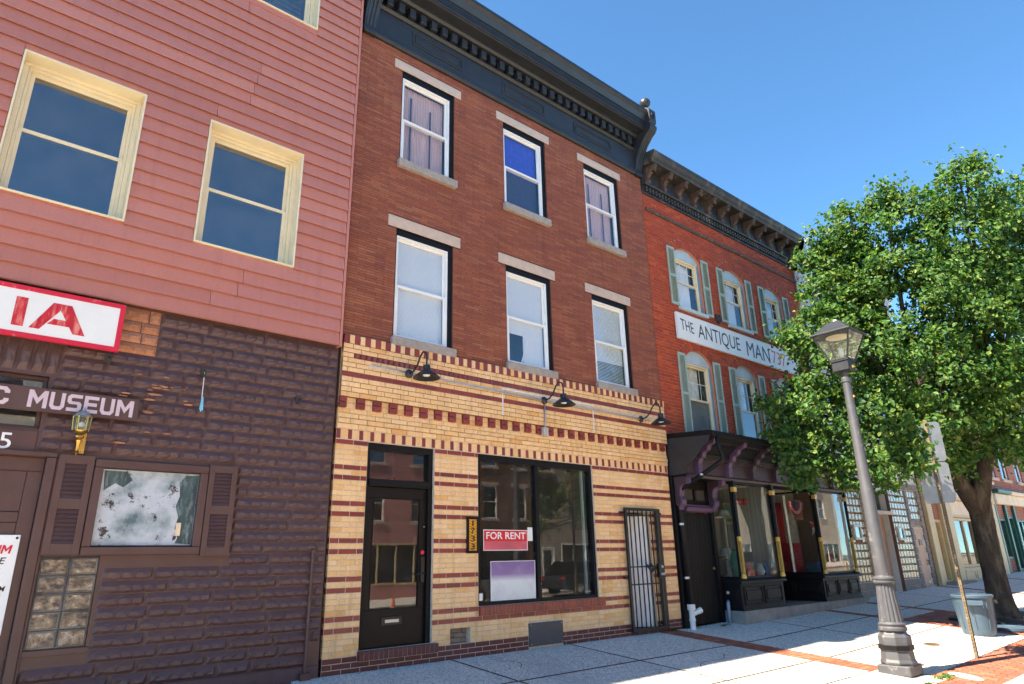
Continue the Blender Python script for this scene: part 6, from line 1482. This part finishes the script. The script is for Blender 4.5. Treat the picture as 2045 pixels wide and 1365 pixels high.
for j in range(8):
    a = 2*math.pi*j/8+.2; MB().tube([(bx+.285*math.cos(a), by+.285*math.sin(a), bz+.12), (bx+.318*math.cos(a), by+.318*math.sin(a), bz+.60)], .008, 5).build('rib', 'bin_blue', bn)
lx_, ly_ = 12.55, -3.80; lz_ = zg(lx_, ly_)
lid = MB().lathe([(.001, .03), (.12, .03), (.15, .055), (.29, .045), (.34, .03), (.345, .0), (.35, .0), (.35, .05), (.30, .065), (.15, .075), (.12, .05), (.001, .05)], (lx_, ly_, lz_), 28).build('bin_lid', 'bin_blue', smooth='auto'); tag(lid, 'round blue grey bin lid lying on the bricks by the tree grate', 'lid')

# ================================================================ STREET TREE
TX, TY = 14.5, -3.25; TZ = zg(TX, TY)-.02
tree = thing('street_tree', 'large leafy green street tree growing from an iron grate', 'tree', (TX, TY, TZ))
grt = thing('tree_grate', 'square iron grate with slots round the foot of the tree', 'grate', (TX, TY-.1, TZ))
for i in range(18):
    x = TX-1.25+i*.147
    z_a, z_b = zg(x, TY-.95)+.012, zg(x, TY+.75)+.012
    if abs(x-TX) < .42:
        for a, b in ((TY-.95, TY-.42), (TY+.42, TY+.75)): MB().add([(xx, yy, zg(xx, yy)+dz) for yy in (a, b) for xx, dz in ((x, -.02), (x+.07, -.02), (x+.07, .012), (x, .012))], [(0, 1, 5, 4), (1, 2, 6, 5), (2, 3, 7, 6), (3, 0, 4, 7), (3, 2, 1, 0), (4, 5, 6, 7)]).build('bar', 'grate_iron', grt)
    else: MB().add([(xx, yy, zg(xx, yy)+dz) for yy in (TY-.95, TY+.75) for xx, dz in ((x, -.02), (x+.07, -.02), (x+.07, .012), (x, .012))], [(0, 1, 5, 4), (1, 2, 6, 5), (2, 3, 7, 6), (3, 0, 4, 7), (3, 2, 1, 0), (4, 5, 6, 7)]).build('bar', 'grate_iron', grt)
m_ = MB().add([(x, y, zg(x, y)-.008) for x, y in ((TX-1.27, TY-.97), (TX+1.4, TY-.97), (TX+1.4, TY+.77), (TX-1.27, TY+.77))], [(0, 1, 2, 3)]); m_.build('tree_pit_soil', 'soil', sidewalk)
def wpt(px, py, D):
    q = r2*((px-1022.5)/fpx)+u2*(-(py-682.5)/fpx)+fw; return CAM+q.normalized()*D
LOBES = [(1930, 345, 18.6, .42), (1925, 395, 18.5, .72), (1905, 460, 18.4, 1.0), (1768, 392, 18.0, .36), (1772, 440, 17.9, .62), (1785, 510, 17.6, .95), (2010, 395, 19.6, .5), (2030, 450, 19.6, .85), (2040, 530, 19.6, 1.3), (1720, 470, 17.4, .42), (1705, 525, 17.2, .62), (1700, 590, 16.9, .72), (1685, 655, 16.5, .8),
         (1845, 420, 18.2, .5), (1800, 600, 17.2, 1.25), (1880, 540, 18.2, 1.2), (1900, 640, 17.6, 1.3), (1965, 590, 18.4, 1.2), (1975, 700, 18.0, 1.4), (2070, 660, 19.8, 1.6), (1660, 735, 16.0, .72), (1630, 800, 15.6, .66), (1590, 850, 15.4, .5), (1600, 775, 15.6, .36), (1575, 672, 15.8, .22), (1608, 700, 15.8, .3),
         (1740, 710, 16.3, .95), (1800, 760, 16.5, 1.0), (1880, 770, 16.8, 1.2), (2000, 800, 18.2, 1.4), (1655, 875, 15.5, .62), (1735, 850, 15.9, .8), (1800, 870, 16.1, .8), (1860, 860, 16.8, .8), (1960, 860, 18.6, .8), (1715, 935, 15.7, .42), (1780, 935, 16.1, .46), (1590, 905, 15.3, .26), (1560, 870, 15.2, .22), (1640, 945, 15.4, .28), (1600, 960, 15.3, .16),
         (1700, 440, 17.4, .4), (1655, 480, 17.1, .45), (1632, 520, 17.0, .36), (1668, 525, 17.0, .5), (1640, 565, 16.8, .5), (1645, 610, 16.5, .55), (1640, 660, 16.2, .5), (1735, 560, 17.2, .8), (1812, 930, 12.6, .16), (1808, 865, 12.5, .18), (1800, 900, 12.9, .22),
         (2170, 640, 20.5, 2.1), (2150, 800, 20.0, 1.6), (2120, 500, 20.8, 1.6), (1545, 815, 15.2, .2), (2045, 880, 19.2, .6), (1895, 900, 17.6, .45)]
LOBES = [(wpt(a, b, D), r) for a, b, D, r in LOBES]
# trunk, fork and limbs
f1 = Vector((TX-.05, TY, 2.4)); tip = Vector((TX-.4, TY-.3, 7.2))
tb = MB(); vs = []; rj = random.Random(2); n = 40; nz = 36
ph = [rj.uniform(0, 6.28) for _ in range(8)]
for k in range(nz+1):
    z = interp(TZ-.12, 2.55, k/nz); h_ = z-TZ
    r = .225+.13*math.exp(-max(h_, 0)/.28)+.02*max(0, h_-1.9)
    cx_, cy_ = TX+.05*math.sin(h_*1.1), TY+.03*math.sin(h_*.9+1)
    for j in range(n):
        t = 2*math.pi*j/n
        f = .06*math.sin(3*t+ph[0])*math.exp(-max(h_, 0)/.5)+.035*math.sin(5*t+ph[1]+h_*.5)
        ridge = abs(math.sin(10*t+ph[2]+.9*math.sin(h_*3.1+ph[3])+rj.uniform(-.25, .25)))
        rr_ = r*(1+f)-.028*(1-ridge)**2+rj.uniform(-.006, .006)
        vs.append((cx_+rr_*math.cos(t), cy_+rr_*math.sin(t), z))
tb.add(vs, [(k*n+j, k*n+(j+1) % n, (k+1)*n+(j+1) % n, (k+1)*n+j) for k in range(nz) for j in range(n)])
trk = tb.build('trunk', 'bark', tree, smooth=True)
main = [f1+Vector((-1.0, .5, 1.3)), f1+Vector((.5, .1, 1.6)), f1+Vector((-.1, -.7, 1.5))]
for i, p in enumerate(main):
    lm = MB().tube([f1-Vector((0, 0, .25)), f1+(p-f1)*.5+Vector((0, 0, .05)), p, p+(tip-p)*.5], [.21, .16, .12, .06], 10).build('limb', 'bark', tree, smooth=True)
for cpos, r in LOBES:
    s_ = min(main, key=lambda p: (p-cpos).length); mid = s_+(cpos-s_)*.5+Vector((0, 0, .15))
    MB().tube([s_, mid, cpos, cpos+Vector((0, 0, r*.6))], [.06, .04, .025, .01], 6).build('branch', 'bark', tree, smooth=True)
rl = random.Random(21); lv = MB(); LV, LF = [], []
def leaf(p, nrm, sz, roll_):
    a = nrm.orthogonal().normalized(); b = nrm.cross(a); u = a*math.cos(roll_)+b*math.sin(roll_); v_ = nrm.cross(u); k = len(LV)
    c0 = p; fold = nrm*sz*.16
    LV.extend([tuple(c0-u*sz*.5), tuple(c0-u*sz*.12+v_*sz*.40+fold), tuple(c0+u*sz*.28+v_*sz*.26+fold), tuple(c0+u*sz*.60), tuple(c0+u*sz*.28-v_*sz*.26+fold), tuple(c0-u*sz*.12-v_*sz*.40+fold)])
    LF.extend([(k, k+3, k+2, k+1), (k, k+5, k+4, k+3)])
for cpos, r in LOBES:
    ncl = int(33*r**2)+6
    for _ in range(ncl):
        d = Vector((rl.gauss(0, 1), rl.gauss(0, 1), rl.gauss(0, 1))).normalized(); rad = r*rl.choice((rl.uniform(.78, 1.08), rl.uniform(.5, .95), rl.uniform(.85, 1.15)))
        cc = cpos+Vector((d.x*rad, d.y*rad, d.z*rad*.95)); cr_ = rl.uniform(.13, .30)
        out = Vector((d.x, d.y, d.z*.5+.35)).normalized()
        for _ in range(int(62*(cr_/.26)**1.5)):
            p = cc+Vector((rl.gauss(0, 1)*cr_*.62, rl.gauss(0, 1)*cr_*.62, rl.gauss(0, 1)*cr_*.42))
            nr = (out+Vector((rl.gauss(0, .55), rl.gauss(0, .55), rl.gauss(0, .55)))).normalized()
            leaf(p, nr, rl.choice((rl.uniform(.06, .09), rl.uniform(.085, .13))), rl.uniform(0, 6.28))
for cpos, r in LOBES:                                            # loose sprays that break the outline
    for _ in range(int(7*r)+2):
        d = Vector((rl.gauss(0, 1), rl.gauss(0, 1), rl.gauss(.35, 1))).normalized(); L_ = rl.uniform(.25, .6)*min(1, r+.3); b0 = cpos+d*r*.95
        side = Vector((rl.gauss(0, .3), rl.gauss(0, .3), rl.uniform(-.1, .5)))
        for k in range(int(L_*36)):
            t = k/(L_*36); p = b0+d*L_*t+side*L_*t*t+Vector((rl.gauss(0, .035), rl.gauss(0, .035), rl.gauss(0, .035)))
            leaf(p, Vector((rl.gauss(0, .7), rl.gauss(0, .7), 1)).normalized(), rl.uniform(.055, .10), rl.uniform(0, 6.28))
lv.v = LV; lv.f = LF
lv.build('crown', 'leaf', tree)
# weeds at the pavement edges
wd_ = MB(); rw = random.Random(9); LV, LF = [], []
for x, y, n_, s_ in ((15.7, -3.7, 160, .5), (7.0, -4.42, 60, .12), (6.2, -4.5, 40, .12), (8.2, -.3, 20, .08), (14.5, -.1, 80, .25), (6.9, -.05, 25, .08)):
    for _ in range(n_):
        xx, yy = x+rw.gauss(0, s_), y+rw.gauss(0, s_*.35); h_ = rw.uniform(.03, .16 if s_ > .3 else .06)
        leaf(Vector((xx, yy, zg(xx, yy)+h_*.5)), Vector((rw.gauss(0, .6), rw.gauss(0, .6), 1)).normalized(), rw.uniform(.03, .06), rw.uniform(0, 6))
wd_.v = LV; wd_.f = LF; wo_ = wd_.build('weeds', 'leaf'); wo_['kind'] = 'stuff'; wo_['label'] = 'small green weeds in the pavement cracks'
t2 = copy_tree(tree); t2.location = (27.5, -18.0, zroad(27, -18)+.12); t2['label'] = 'leafy street tree across the road mirrored in the show window'
